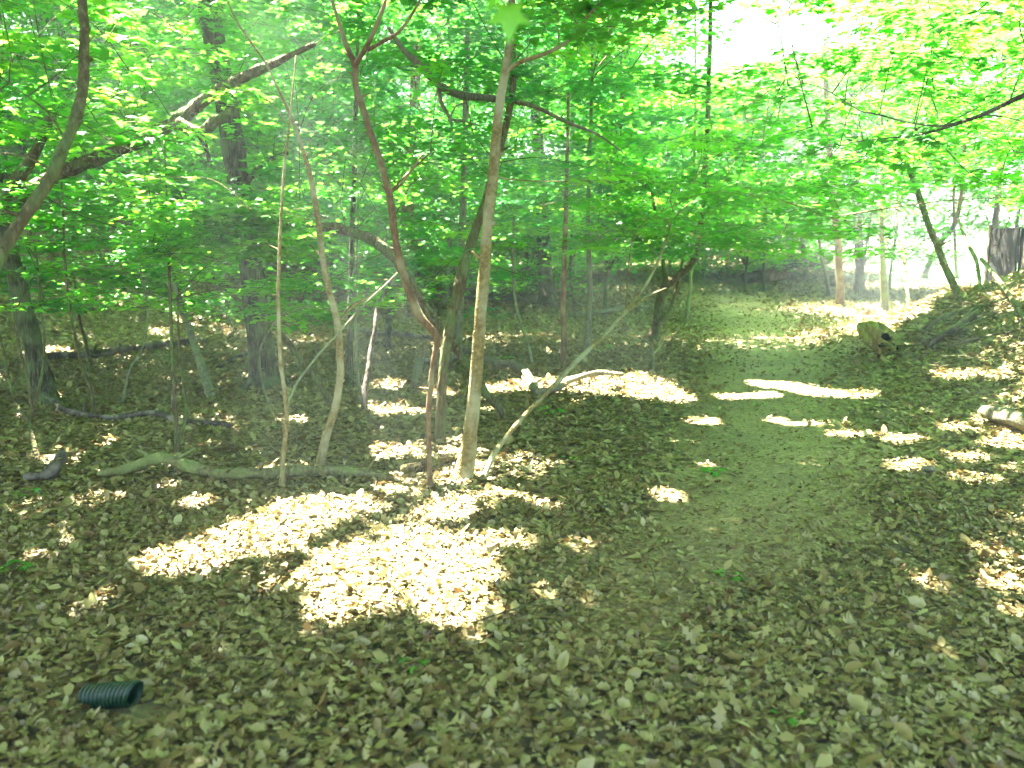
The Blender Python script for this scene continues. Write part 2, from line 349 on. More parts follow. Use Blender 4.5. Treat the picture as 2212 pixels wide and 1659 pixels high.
def merge(parts):
    V = []; Fc = []; Rn = []; o = 0
    for v, f, r in parts: V.append(v); Fc.append(f + o); Rn.append(r); o += len(v)
    return np.concatenate(V), np.concatenate(Fc), np.concatenate(Rn)

# ------------------------------------------------------------------ leaf litter
PA = G(190, 1512); PB = PA + np.array([.20, -.070, 0]); PL = float(np.hypot(*(PB - PA)[:2])); PD = (PB - PA)[:2] / PL
def litter_zone(y0, y1, dens, tpls, size, tilt, zmax, marg=1.5, step=1.0):
    out = []; y = y0
    while y < y1:
        dy = min(step, y1 - y); hw = .62 * (y + dy) + marg; n = int(2 * hw * dy * dens)
        x = rng.uniform(-hw, hw, n); yy = rng.uniform(y, y + dy, n)
        p = np.stack([x, yy, np.zeros(n)], 1)
        ip = in_path(p + rng.normal(0, 1, p.shape) * [.28, .4, 0], .35); thin = .30 + .5 * sst(4.3, 3.0, yy) + .35 * np.clip(wob(x, yy, 2.3), 0, 1) + .15*sst(9,14,yy)
        keep = ~ip | (rng.random(n) < thin)
        t_ = np.clip(((x - PA[0]) * PD[0] + (yy - PA[1]) * PD[1]) / PL, .30, 1.15); dp = np.hypot(x - PA[0] - PD[0] * t_ * PL, yy - PA[1] - PD[1] * t_ * PL)
        keep &= (dp > .062) | (rng.random(n) < .02)
        keep &= ~((x > .43 * yy) & (yy > 27.5))
        p = p[keep]; ip = ip[keep]; n = len(p)
        for t in range(len(tpls)):
            k = np.arange(n) % len(tpls) == t; q = p[k]; m = len(q)
            s = size * np.clip(rng.lognormal(-.08, .38, m), .35, 2.2) * np.where(ip[k], .62, 1)
            q[:, 2] = H(q[:, 0], q[:, 1]) + rng.uniform(.006, zmax, m) * np.where(ip[k], .4, 1)
            patch = .5 + .5 * wob(q[:, 0], q[:, 1], .9, 5)
            rn = np.clip(rng.beta(2.2, 2.0, m) * .85 + .12 * patch, 0, 1)
            out.append(scatter(tpls[t], q, rots(m, tilt), s, rn, rng.uniform(-.6, 1.4, m)))
        y += dy
    return out
parts = litter_zone(1.6, 3.2, 3300, T_OAKS + [T_LIT2, T_BIT], .040, .36, .028)
parts += litter_zone(3.2, 5.5, 3200, T_OAKS + [T_LIT2, T_BIT], .036, .36, .024)
parts += litter_zone(5.5, 9, 1900, [T_LIT2, T_OAKS[0], T_BIT], .044, .30, .024)
parts += litter_zone(9, 17, 760, [T_LIT2, T_BIT], .058, .42, .03)
parts += litter_zone(17, 38, 140, [T_LIT2], .09, .40, .04, step=3)
v_, f_, r_ = merge(parts)
o = big_mesh('leaf_litter', v_, f_, LITTER, rnd=r_); tag(o, 'dry tan and brown oak leaves covering the forest floor', 'leaf litter', kind='stuff')
print('litter', len(f_))

# ------------------------------------------------------------------ trees of the understorey: stems drawn as 3D paths
STEMS = []      # dict(root, samples (n,3), rad) used to hang foliage
def stem_tree(name, label, cat, pts, mat, d0=None, d1=None, n=9, extra=(), part='trunk', rough=.06, base=None, flare=.25, foliage=True, group=None):
    """pts: (u, v, width) along the stem from its foot up; d0/d1 depth at foot and top"""
    u0, v0, w0 = pts[0]
    if base is None and d0 is None: b = G(u0, v0)
    elif base is not None: b = np.array(base, float)
    else: b = P(u0, v0, d0)
    d0 = b[1]; d1 = d0 if d1 is None else d1
    vmax = pts[0][1]; vmin = pts[-1][1]; N = len(pts)
    L = []; Rr = []
    for i, (u, v, wd) in enumerate(pts):
        d = d0 + (d1 - d0) * i / (N - 1); p = P(u, v, d)
        if i == 0: p = b - np.array([0, 0, .05])
        L.append(p); Rr.append(wd * (.88 if wd < 36 else .94) / 2 / F * d)
    root = thing(name, label, cat, (b[0], b[1], b[2]), group)
    mb = MB(); mb.tube(L, Rr, n, 6, rough * 1.8, flare=flare * 3)
    for k in range(1, N - 1):
        if random.random() < .75 and Rr[k] < .09:      # knots and broken stubs
            a = random.uniform(0, 6.28); t = random.random(); q = L[k] * (1 - t) + L[k + 1] * t; rr_ = Rr[k]
            dr = np.array([math.cos(a), math.sin(a), random.uniform(.2, .9)]); dr /= np.linalg.norm(dr)
            mb.tube([q, q + dr * rr_ * 1.3, q + dr * (rr_ * 1.3 + random.uniform(.01, .07))], [rr_ * .75, rr_ * .42, rr_ * .2], 5, 2, .1)
    mb.obj(part, mat, root)
    samp = [np.array(a) * (1 - t) + np.array(c) * t for a, c in zip(L[:-1], L[1:]) for t in (0, .17, .33, .5, .67, .83)] + [L[-1]]
    for e in extra:                                # limbs: (pts, d0, d1, material)
        ep, e0, e1 = e[:3]; em = e[3] if len(e) > 3 else mat
        L2 = [P(u, v, e0 + (e1 - e0) * i / (len(ep) - 1)) for i, (u, v, wd) in enumerate(ep)]
        R2 = [wd / 2 / F * (e0 + (e1 - e0) * i / (len(ep) - 1)) for i, (u, v, wd) in enumerate(ep)]
        m2 = MB(); m2.tube(L2, R2, 7, 6, rough); m2.obj('branch', em, root)
        samp += [a * (1 - t) + c * t for a, c in zip(L2[:-1], L2[1:]) for t in (0, .5)] + [L2[-1]]
    if foliage: STEMS.append(dict(root=root, samp=np.array(samp), sprays=[], mat=mat))
    return root

S = stem_tree
S('maple_sapling', 'slender straight tan sapling trunk with a sunlit foot in the middle of the clearing', 'sapling',
  [(1000,1035,46),(1012,960,38),(1020,900,35),(1037,700,30),(1048,560,28),(1057,450,26),(1068,350,25),(1076,250,23),(1092,150,20),(1104,65,17),(1108,-60,14),(1120,-300,8)], B_TAN, d1=5.6,
  extra=[([(1083,182,11),(1100,150,10),(1130,132,9),(1180,115,9),(1232,85,8),(1270,35,7),(1305,-5,6),(1350,-90,4)],5.62,5.4)])
S('forked_sapling', 'tall thin tree right behind the sunlit sapling, brown trunk leaning right', 'sapling',
  [(948,960,30),(952,880,26),(962,760,24),(975,690,26),(992,620,30),(1005,565,28),(1030,490,22),(1052,420,18),(1080,320,16),(1104,220,16),(1110,130,15),(1105,60,12),(1100,-200,7)], B_MOSS, d1=7.4)
S('crooked_sapling', 'reddish brown crooked sapling with a knobby elbow and a high fork', 'sapling',
  [(931,1055,14),(926,960,13),(927,870,15),(935,790,14),(942,728,17),(905,680,22),(884,630,20),(868,580,19),(852,500,18),(840,415,17),(815,330,16),(792,260,16),(770,190,15),(766,140,15),(745,90,11),(730,40,9),(712,-20,8),(690,-150,5)], B_RED, d1=5.7,
  extra=[([(768,140,12),(785,112,11),(800,85,10),(815,50,9),(830,10,8),(850,-60,5)],5.6,5.5,B_RED),([(795,108,8),(830,88,8),(860,70,7),(890,30,6),(915,-15,5)],5.6,5.3,B_RED),
         ([(845,415,6),(870,395,5),(900,350,4),(915,330,3)],5.7,5.9,B_RED),([(845,413,5),(880,375,4),(930,330,3)],5.7,6.4,B_RED)])
S('sinuous_sapling', 'smooth tan S-curved sapling rising from the mossy log', 'sapling',
  [(688,1010,22),(700,960,22),(718,900,21),(732,840,19),(735,780,18),(729,700,18),(712,630,16),(700,580,15),(690,500,14),(678,420,14),(665,360,12),(652,318,9),(630,255,7),(600,190,6),(570,130,5),(520,60,5),(480,-20,4)], B_TAN, d1=6.4,
  extra=[([(738,690,7),(760,662,8),(800,640,7),(840,605,5)],6.2,6.6,B_TAN),([(700,560,4),(640,500,3),(600,470,3)],6.2,6.5)])
S('whip_sapling', 'thin pinkish whip-like sapling with a long side shoot before the big oak', 'sapling',
  [(607,1058,12),(611,990,12),(618,930,12),(618,870,11),(608,800,10),(603,720,10),(601,640,9),(604,540,8),(608,450,7),(616,340,6),(625,270,5),(640,120,4)], B_TAN, d1=5.9,
  extra=[([(618,880,6),(640,830,6),(665,795,6),(700,752,6),(740,710,5),(790,655,5),(830,618,4),(858,590,4)],5.6,6.2,B_PALE)])
S('bent_switch', 'very thin pale bent switch leaning against the whip sapling', 'sapling',
  [(598,905,5),(575,860,5),(562,800,5),(562,760,6),(575,725,5),(598,690,4),(606,670,3)], B_PALE, d1=5.9, foliage=False)
S('diagonal_sapling', 'yellowish thin sapling slanting to the right with two sunlit stretches', 'sapling',
  [(1032,1048,15),(1060,995,14),(1085,955,13),(1140,890,11),(1200,830,12),(1250,776,13),(1310,720,10),(1360,660,9),(1395,615,8),(1430,545,6),(1450,480,4)], B_TAN, d1=8.0,
  extra=[([(1330,697,6),(1365,665,5),(1400,640,5),(1440,622,3)],7.2,7.8)])
S('bowed_tree', 'mottled brown trunk bowed in an arch down to the leaf litter', 'tree',
  [(1100,907,18),(1078,880,22),(1050,850,21),(1015,795,21),(985,755,21),(955,718,22),(925,672,22),(890,620,24),(862,570,26),(832,538,27),(790,512,25),(740,495,22),(690,487,18),(640,480,15),(590,470,12),(540,455,8)], B_MOSS, d1=7.4, rough=.12)
S('leaning_pole', 'bare brown pole leaning across the foot of the furrowed oak', 'dead tree',
  [(722,880,13),(690,830,15),(650,775,16),(610,725,15),(570,690,13),(530,660,11),(495,632,9),(460,600,6)], B_MOSS, d1=8.4, foliage=False)
S('big_oak', 'thick grey oak trunk with deeply furrowed bark, its foot in open leaf litter', 'oak',
  [(572,835,70),(566,780,60),(557,700,56),(545,600,54),(530,480,52),(510,360,50),(490,230,48),(465,100,46),(445,-20,44),(420,-260,38),(400,-600,26)], B_GREY, d1=9.6, n=18, rough=.04, flare=.5,
  extra=[([(520,420,14),(560,360,12),(620,330,10)],9.4,10)])
S('arching_tree', 'smooth dark brown curving trunk near the edge, in front of the mossy leaning tree', 'tree',
  [(-420,1420,42),(-260,1060,38),(-120,780,34),(-40,630,31),(0,555,30),(45,478,30),(90,415,29),(125,350,28),(150,290,27),(172,230,26),(180,170,24),(182,90,22),(178,0,21),(170,-150,20),(160,-400,12)], B_MOSS, base=G(-420,1420), d1=4.2,
  extra=[([(118,372,6),(60,340,5),(0,330,4)],4.1,4.5),([(140,300,5),(100,240,4),(20,180,3)],4.1,4.8)])
S('leaning_mossy_tree', 'dark mossy trunk leaning up to the right with a stubby broken side limb', 'tree',
  [(-300,760,52),(-180,610,50),(-60,500,40),(40,430,36),(140,370,33),(230,335,31),(310,300,30),(380,262,31),(430,225,29),(490,185,25),(550,155,24),(610,128,16),(680,95,10)], B_MOSS, base=G(-300,900), d1=6.4, n=12, rough=.12,
  extra=[([(385,264,24),(430,285,24),(465,262,22),(500,240,16)],6.75,6.6),([(430,284,16),(445,320,11),(452,350,7)],6.7,6.7,B_DARK),([(-40,480,36),(10,420,30),(70,340,24),(110,250,16)],7.6,7.2)])
S('grey_leaning_tree', 'smooth grey-green trunk leaning left, on its own in the shaded gully', 'tree',
  [(458,862,26),(445,820,22),(425,760,19),(405,700,17),(385,640,16),(365,570,14),(345,480,12),(330,380,10),(310,200,8)], B_PALE, d1=10.5)
S('blotchy_tree', 'broad blotchy grey trunk partly hidden by green sprays near the edge', 'tree',
  [(100,872,60),(85,800,46),(70,740,42),(52,670,40),(35,600,38),(10,500,36),(-20,350,34),(-50,150,30)], B_GREY, d1=8.6, n=12)
S('twin_stem_sapling', 'thin dark twin stems standing above the long thin fallen branch', 'sapling',
  [(382,985,10),(380,900,10),(375,820,9),(371,740,9),(368,650,8),(364,560,7),(360,430,5),(355,300,4)], B_MOSS, d1=6.7,
  extra=[([(384,960,7),(402,900,7),(396,830,6),(388,760,6),(383,640,5)],6.5,6.9)])
S('forked_thin_sapling', 'thin sapling forking low into two upright shoots at the far edge', 'sapling',
  [(84,1000,14),(72,950,11),(62,910,10),(40,880,8),(22,830,7),(10,770,6),(-5,700,5),(-20,560,4)], B_MOSS, d1=7.2,
  extra=[([(64,915,8),(78,860,7),(92,800,6),(96,740,5),(88,660,5),(80,560,4)],6.6,7.1),([(70,890,7),(60,820,6),(40,740,6),(28,660,5)],6.6,7)])
S('slim_sapling', 'slim brown sapling rooted where the thin fallen branch begins', 'sapling',
  [(205,905,10),(198,850,9),(180,800,8),(165,740,7),(150,660,7),(140,560,6),(135,430,5),(120,250,4)], B_MOSS, d1=8)
S('post_stem', 'short stiff brown stem beside the shaded fallen log', 'sapling', [(200,810,8),(192,770,8),(180,720,7),(172,690,6),(160,600,5)], B_MOSS, d1=10, foliage=False)
S('pale_whip', 'pale thin whip in the gully behind the twin stems', 'sapling', [(262,870,6),(280,800,6),(312,740,5),(318,660,5),(300,560,4),(290,420,4)], B_PALE, d1=9.5)
# the thicket between the S-curved and the straight sapling
S('broken_snag', 'dark broken snag with a white sunlit split along it', 'dead tree', [(786,890,18),(788,850,16),(795,800,12),(800,760,11),(810,710,10),(815,665,9),(835,625,6),(858,592,4)], B_DARK, d1=8.9, foliage=False)
S('grey_post_tree', 'grey straight tree left of the broken snag, slightly mossy at its foot', 'tree', [(752,835,30),(755,790,18),(757,720,16),(757,640,14),(760,540,13),(765,380,12),(770,200,10),(775,0,8)], B_GREY, d1=10.5)
S('pale_rod_sapling', 'thin pale rod of a sapling between the grey tree and the snag', 'sapling', [(778,850,6),(772,790,6),(768,720,7),(770,640,6),(772,520,5),(775,400,4)], B_PALE, d1=9.6)
S('dark_stub', 'short dark brown stub hanging in the thicket behind the bowed trunk', 'dead tree', [(838,755,14),(840,700,15),(842,660,18),(845,600,16),(850,520,12),(850,400,9)], B_DARK, d1=14.5)
S('rusty_tree', 'rusty brown trunk seen just above the bowed trunk', 'tree', [(858,688,40),(856,650,36),(860,600,34),(870,540,32),(880,440,30),(890,300,26),(900,100,20)], B_RED, d1=17)
S('smooth_grey_tree', 'grey-green trunk directly behind the brown leaning pair', 'tree', [(985,760,24),(990,690,22),(996,600,20),(1000,480,19),(1005,300,16),(1010,50,12)], B_PALE, d1=12.5)
S('redbrown_sapling', 'straight red-brown thin trunk beyond the curly fallen limb', 'sapling', [(1217,788,16),(1218,720,14),(1216,650,13),(1219,560,12),(1222,470,11),(1224,380,9),(1228,200,6)], B_RED, d1=11,
  extra=[([(1220,600,4),(1245,540,3),(1270,500,2)],11,11.3)])
S('blue_grey_tree', 'slim blue-grey trunk right of the red-brown thin one', 'tree', [(1268,765,18),(1270,700,15),(1275,640,13),(1272,560,12),(1270,460,10),(1275,300,8),(1280,100,6)], B_PALE, d1=12.2)
S('stout_dark_tree', 'stout dark trunk beyond the long pale log', 'tree', [(1182,664,44),(1180,620,36),(1176,560,34),(1172,480,32),(1165,350,28),(1150,150,22),(1140,0,18)], B_DARK, d1=21)
S('bent_thin_tree', 'thin bent greenish stem rising before the long pale log', 'sapling', [(1150,790,9),(1140,740,8),(1122,690,7),(1112,640,8),(1108,560,7),(1110,470,5)], B_PALE, d1=11.5)
S('crook_tree', 'dark tree at the path edge bending sharply to the right', 'tree', [(1405,738,34),(1418,700,22),(1425,650,20),(1438,618,22),(1470,590,20),(1500,560,17),(1512,500,13),(1520,420,12),(1526,320,12),(1530,200,12),(1534,80,11),(1536,-40,10),(1540,-250,7)], B_MOSS, d1=12.8,
  extra=[([(1440,620,12),(1432,560,9),(1420,480,7),(1400,380,5)],12.9,13),([(1418,700,9),(1445,670,8),(1462,620,7),(1475,560,5)],12.9,13.2)])
S('thin_tall_tree', 'very thin tall tree beside the path, next to the bent dark one', 'tree', [(1480,705,10),(1492,600,8),(1498,480,7),(1500,360,7),(1502,240,6),(1502,100,5),(1500,-60,4)], B_PALE, d1=15)
S('forked_twig_sapling', 'small forked pale seedling stem standing at the path edge', 'sapling', [(1410,800,6),(1412,770,6),(1408,750,5),(1395,735,4),(1375,715,3)], B_PALE, foliage=False, extra=[([(1412,765,5),(1430,740,4),(1440,710,3)],9.9,9.9)])
S('ash_sapling', 'faint thin stem standing in the brush before the dark stout trunk', 'sapling', [(1245,690,7),(1238,640,6),(1232,580,6),(1236,500,5),(1240,400,4)], B_DARK, d1=17)
# far side right of the path
for (nm, lb, pts, mt, d1) in [
 ('amber_tree', 'amber brown trunk standing in the bright strip of sun beyond the path', [(1816,660,22),(1815,620,19),(1812,560,19),(1808,500,18),(1800,420,16),(1790,300,14),(1780,100,11)], B_RED, 18),
 ('brown_far_tree', 'brown trunk behind the amber one, its foot in shade', [(1858,628,26),(1857,590,22),(1855,530,21),(1850,440,20),(1845,300,17),(1840,100,14)], B_RED, 24),
 ('white_lit_tree', 'slim trunk lit pure white from its foot to head height', [(1911,672,22),(1911,640,20),(1908,590,17),(1906,530,12),(1904,460,11),(1905,350,9),(1905,150,7)], B_PALE, 17.5),
 ('dotted_tree', 'thin grey-green tree right of the white lit trunk', [(1963,668,10),(1960,630,9),(1955,580,9),(1948,520,9),(1940,440,8),(1935,300,7)], B_MOSS, 17),
 ('bank_tree', 'grey-green trunk leaning left out of the brushy bank', [(2082,655,20),(2062,620,19),(2040,570,17),(2020,520,16),(2000,470,15),(1985,420,14),(1960,360,12),(1935,320,10),(1905,292,7)], B_MOSS, 12.3),
 ('crossing_tree', 'curved stem crossing behind the leaning bank trunk', [(1995,600,16),(2012,560,14),(2035,520,12),(2060,490,11),(2075,430,9),(2085,300,7)], B_MOSS, 13.5),
 ('bank_whip', 'thin upright stem at the top of the brushy bank', [(2068,600,9),(2064,560,8),(2062,500,7),(2060,420,6),(2066,250,5)], B_MOSS, 13.6),
 ('kinked_whip', 'kinked dark stem before the brightest gap in the leaves', [(2122,640,10),(2115,600,9),(2108,560,10),(2092,530,9),(2080,500,7),(2070,470,4)], B_MOSS, 12.5),
 ('bin_tree', 'dim trunk standing against the dark board bin', [(2142,612,16),(2144,560,14),(2148,500,14),(2155,430,13),(2165,300,11),(2170,100,9)], B_MOSS, 14),
 ('sunny_stem', 'pale bright stem leaning right at the back of the path bend', [(1742,600,14),(1738,560,12),(1730,500,10),(1722,400,8)], B_PALE, 24),
 ('bright_stem', 'paired bright stem a step right of the path bend', [(1700,592,12),(1706,550,10),(1712,500,9),(1710,400,8)], B_PALE, 25),
 ('split_stem', 'slender bright stem with a small fork left of the amber trunk', [(1790,640,10),(1786,600,9),(1775,560,8),(1768,500,7),(1760,400,6)], B_PALE, 19)]:
    S(nm, lb, 'tree', pts, mt, d1=d1, flare=.2)
# the overhanging maple whose trunk stands outside the picture
mx_base = np.array([3.7, 4.3, float(H(3.7, 4.3))])
r_ = thing('overhanging_maple', 'maple reaching in with long thin dark boughs and one big leaf hanging close', 'maple', mx_base)
mb = MB(); mb.tube([mx_base - [0,0,.1], mx_base + [.05,0,1.2], mx_base + [-.1,.1,2.6], mx_base + [0,.2,4.2], mx_base + [.3,.2,6.5], mx_base + [.5,.3,9]], [.13,.1,.09,.075,.05,.02], 12, 6, .06, flare=.3); mb.obj('trunk', B_MOSS, r_)
L1 = [mx_base + [-.03,.1,2.0], P(2420,110,4.3), P(2212,205,4.6), P(2150,235,4.7), P(2095,258,4.8), P(1990,290,5.0), P(1900,300,5.2), P(1830,308,5.4)]
L2 = [P(2095,256,4.8), P(2040,272,4.9), P(2000,270,5.0), P(1950,262,5.1), P(1900,248,5.2), P(1860,240,5.25), P(1825,218,5.3), P(1770,188,5.4), P(1700,172,5.5)]
mb = MB(); mb.tube(L1, [.04,.018,.014,.012,.010,.006,.005,.003], 7, 6); mb.obj('branch', B_DARK, r_)
mb = MB(); mb.tube(L2, [.007,.006,.006,.006,.005,.005,.004,.003,.002], 6, 5); mb.obj('branch', B_DARK, r_)
L3 = [mx_base + [-.1,.1,2.7], np.array([2.6,3.4,3.3]), np.array([1.3,2.4,3.0]), np.array([.5,1.8,2.65]), P(1108,-180,1.65), P(1100,-30,1.62), P(1098,20,1.62)]
mb = MB(); mb.tube(L3, [.035,.02,.012,.008,.005,.002,.0012], 6, 6); mb.obj('branch', B_DARK, r_)
lf = []
for (u, v, ln, yaw, pit) in [(1100,8,.078,math.pi,1.15),(1085,-40,.075,2.5,.9),(1120,-40,.07,3.9,.8),(1060,-70,.075,1.9,.5),(1145,-75,.075,4.6,.5)]:
    M = np.array(Matrix.Rotation(yaw, 3, 'Z') @ Matrix.Rotation(-pit, 3, 'X'))[None]
    lf.append(scatter(T_MAPLE, P(u, v, 1.62)[None], M, np.array([ln]), np.array([.75])))
v_, f_, rr = merge(lf); big_mesh('leaf', v_, f_, LEAF, parent=r_, rnd=rr)
STEMS.append(dict(root=r_, samp=np.array([a * (1 - t) + c * t for Lx in (L1, L2) for a, c in zip(Lx[:-1], Lx[1:]) for t in (0, .5)] + [mx_base + [0,.2,z] for z in (3,3.6,4.2,5,6)]), sprays=[], mat=B_DARK))

# ------------------------------------------------------------------ foliage sprays of the understorey
VB = np.array([(-600,750),(0,735),(200,715),(330,710),(420,670),(560,600),(600,610),(700,665),(860,680),(960,670),(1080,630),(1180,580),(1300,560),(1450,580),(1600,580),(1750,545),(1880,500),(1940,465),(2040,440),(2110,420),(2212,480),(2800,500)], float)
def fo_density(u, v, d):
    vb = np.interp(u, VB[:, 0], VB[:, 1])
    m = sst(0, -70, v - vb) * (v > -420)
    m *= 1 - .90 * np.exp(-(((u - 1640) / 190) ** 2 + ((v - 60) / 95) ** 2) ** 1.5)        # open sky
    m *= 1 - .5 * sst(1450, 1700, u) * sst(350, 100, v)
    m *= 1 - .45 * np.exp(-(((u - 1380) / 110) ** 2 + ((v - 300) / 90) ** 2))
    m *= 1 - .9 * np.exp(-(((u - 2110) / 60) ** 2 + ((v - 520) / 60) ** 2))
    m *= 1 - .4 * sst(520, 560, v) * (u < 560)
    return m
def sample(n, d0, d1, umin=-500, umax=2700, vmin=-420, vmax=720):
    out = []
    while len(out) < n:
        u = rng.uniform(umin, umax); v = rng.uniform(vmin, vmax); d = math.sqrt(rng.uniform(d0 ** 2, d1 ** 2))
        if rng.random() < fo_density(u, v, d): out.append((u, v, d))
    return out
keepout = [  # (u0, v0, u1, v1, nearest depth allowed) keeps the near stems readable
 (960, 60, 1130, 1060, 6.6), (740, 0, 960, 1060, 6.3), (640, 300, 740, 1060, 6.8), (0, 0, 200, 560, 4.6)]
targets = sample(420, 6.0, 9, vmin=-420) + sample(1450, 8.5, 14) + sample(1100, 13, 24)
for k in range(80): targets.append((rng.uniform(320, 660), rng.uniform(435, 560), rng.uniform(6.0, 6.6)))
for k in range(14): targets.append((rng.uniform(560, 720), rng.uniform(600, 690), rng.uniform(6.6, 7.4)))
for k in range(40): targets.append((rng.uniform(1650, 2300), rng.uniform(-100, 420), rng.uniform(4.9, 6.6)))
for k in range(26): targets.append((rng.uniform(-100, 560), rng.uniform(180, 470), rng.uniform(5.4, 7.6)))
for k in range(80): targets.append((rng.uniform(1230, 1880), rng.uniform(360, 550), rng.uniform(8, 13)))
for k in range(90): targets.append((rng.uniform(-100, 1100), rng.uniform(520, 680), rng.uniform(12, 21)))
for k in range(16): targets.append((rng.uniform(1150, 1420), rng.uniform(-150, 60), rng.uniform(5.2, 6)))
for k in range(30): targets.append((rng.uniform(-150, 330), rng.uniform(-150, 330), rng.uniform(4.6, 6.0)))
for k in range(260): targets.append((rng.uniform(-200, 640), rng.uniform(330, 660), rng.uniform(9, 20)))
for k in range(150): targets.append((rng.uniform(640, 1900), rng.uniform(300, 520), rng.uniform(10, 20)))
n_lost = 0
for (u, v, d) in targets:
    p = P(u, v, d)
    if any(a <= u <= c and b <= v <= e and d < dd for a, b, c, e, dd in keepout): continue
    if p[2] < H(p[0], p[1]) + .45: continue
    best = None
    for s in STEMS:
        dd = np.linalg.norm(s['samp'] - (p - [0, 0, .25]), axis=1) + (s['samp'][:, 2] > p[2] + .15) * 1.5 + s.setdefault('cnt', np.zeros(len(s['samp']))) * .06
        i = int(dd.argmin())
        if len(s['samp']) and (best is None or dd[i] < best[0]): best = (dd[i], s, i)
    if best[0] > 4.3: n_lost += 1; continue
    best[1]['cnt'][best[2]] += 1; best[1]['sprays'].append((p, best[1]['samp'][best[2]], d))
print('lost sprays', n_lost)
BLUE = ('forked_sapling', 'smooth_grey_tree', 'grey_post_tree', 'blotchy_tree', 'blue_grey_tree', 'stout_dark_tree')
SHAFTS = [disc(P(u, v, d), r) for (u, v, d, r) in [(380,465,6.3,.25),(350,480,6.3,.2),(430,492,6.2,.25),(480,520,6.3,.25),(560,470,6.4,.25),(600,455,6.3,.22),(520,545,6.4,.2),(640,580,6.5,.15),(430,560,6.3,.18),(440,400,6.5,.2),(720,400,7,.2),(880,290,7,.2),(900,360,7.2,.2),(240,310,6.5,.25),(130,85,5,.1)]]
for s in STEMS:
    if not s['sprays']: continue
    mb = MB(); lv = []
    # grow the limbs outward: each spray joins the nearest point of the stem or of a spray already hung
    base_s = [(q, 0.0) for q in s['samp']]; todo = sorted(s['sprays'], key=lambda t: np.linalg.norm(t[0] - t[1])); grown = []
    for (p, a, d) in todo:
        bp_ = np.array([q for q, _ in base_s]); bl_ = np.array([l_ for _, l_ in base_s])
        dd = np.linalg.norm(bp_ - (p - [0, 0, .1]), axis=1) + .35 * bl_ + (bp_[:, 2] > p[2] + .25) * .8
        i = int(dd.argmin()); a = bp_[i]; L_ = float(bl_[i] + np.linalg.norm(p - a)); grown.append((p, a, d)); base_s.append((p, L_)); base_s.append(((p + a) / 2 + [0, 0, .03], L_ * .8))
    for (p, a, d) in grown:
        dirv = p - a; ln = np.linalg.norm(dirv); h = dirv.copy(); h[2] = 0
        if np.linalg.norm(h) < .1: h = rng.normal(0, 1, 3); h[2] = 0
        h /= np.linalg.norm(h); Rr = (.30 if d < 9 else .42 if d < 14 else .6) * rng.uniform(.75, 1.25)
        mid = (a + p) / 2 + np.array([0, 0, .08 * ln]) + rng.normal(0, .05 * ln, 3); tip = p + h * Rr * .9 - [0, 0, .06]
        r0 = min(.011, .0035 + .0022 * ln)
        path_ = np.array([a * (1 - f) + p * f for f in np.linspace(.1, 1, 14)])
        if d < 12 and lit(path_).mean() > .35: continue
        mb.tube([a, mid, p, tip], [r0, r0 * .7, .0028, .001], 4, 3, 0, False)
        side = np.cross(h, [0, 0, 1])
        for sg in (-1, 1):
            for q in (.25, .75):
                b0 = p + h * Rr * (q - .4)
                if not lit(b0 + side * sg * Rr * .4)[0]: mb.tube([b0, b0 + side * sg * Rr * .6 + h * .15 * Rr - [0,0,.02]], [.002, .0008], 3, 1, 0, False)
        if d < 9: n, size, tp = int(50 * (Rr / .3) ** 2), .080, T_MAPLE
        elif d < 14: n, size, tp = int(62 * (Rr / .42) ** 2), .090, T_HEX
        else: n, size, tp = int(85 * (Rr / .6) ** 2), .105, T_RHOMB
        ang = rng.uniform(0, 2 * np.pi, n); rad = Rr * np.sqrt(rng.random(n))
        q = np.zeros((n, 3)); q[:, 0] = np.cos(ang) * rad; q[:, 1] = np.sin(ang) * rad * .8
        q = q[:, :1] * h + q[:, 1:2] * side + p; q[:, 2] += rng.normal(0, .022 if d < 9 else .04, n) - .12 * rad ** 2 / Rr
        out = np.arctan2(q[:, 1] - p[1] + h[1] * -.2, q[:, 0] - p[0] + h[0] * -.2) - math.pi / 2 + rng.normal(0, .5, n)
        lv.append(cull_leaves(scatter(tp, q, rots(n, .22, out), size * rng.uniform(.7, 1.25, n), np.clip(rng.normal(.45, .25) + rng.normal(0, .08, n), 0, 1)), len(tp[0]), len(tp[1])))
        s0 = splane(p)[0]; hu, hv = proj(np.array([s0[0], s0[1], 0.]))
        inview = s0[1] > 1.5 and -150 < hu[0] < 2150 and hv[0] > 760
        if rng.random() < ((.22 if s0[0] < .5 else .06) if inview else .65 if (p[0] > 1 or s0[1] > 14) else .4): SHAFTS.append(disc(p, Rr * (rng.uniform(.25, .55) if inview else rng.uniform(.4, 1))))
    dk = rng.normal(0, .13); lv = [(a_, b_, np.clip(c_ + dk, 0, 1)) for a_, b_, c_ in lv]
    crown_mesh('crown', lv, mb, LEAF_B if s['root'].name in BLUE else LEAF, s['mat'], s['root'])

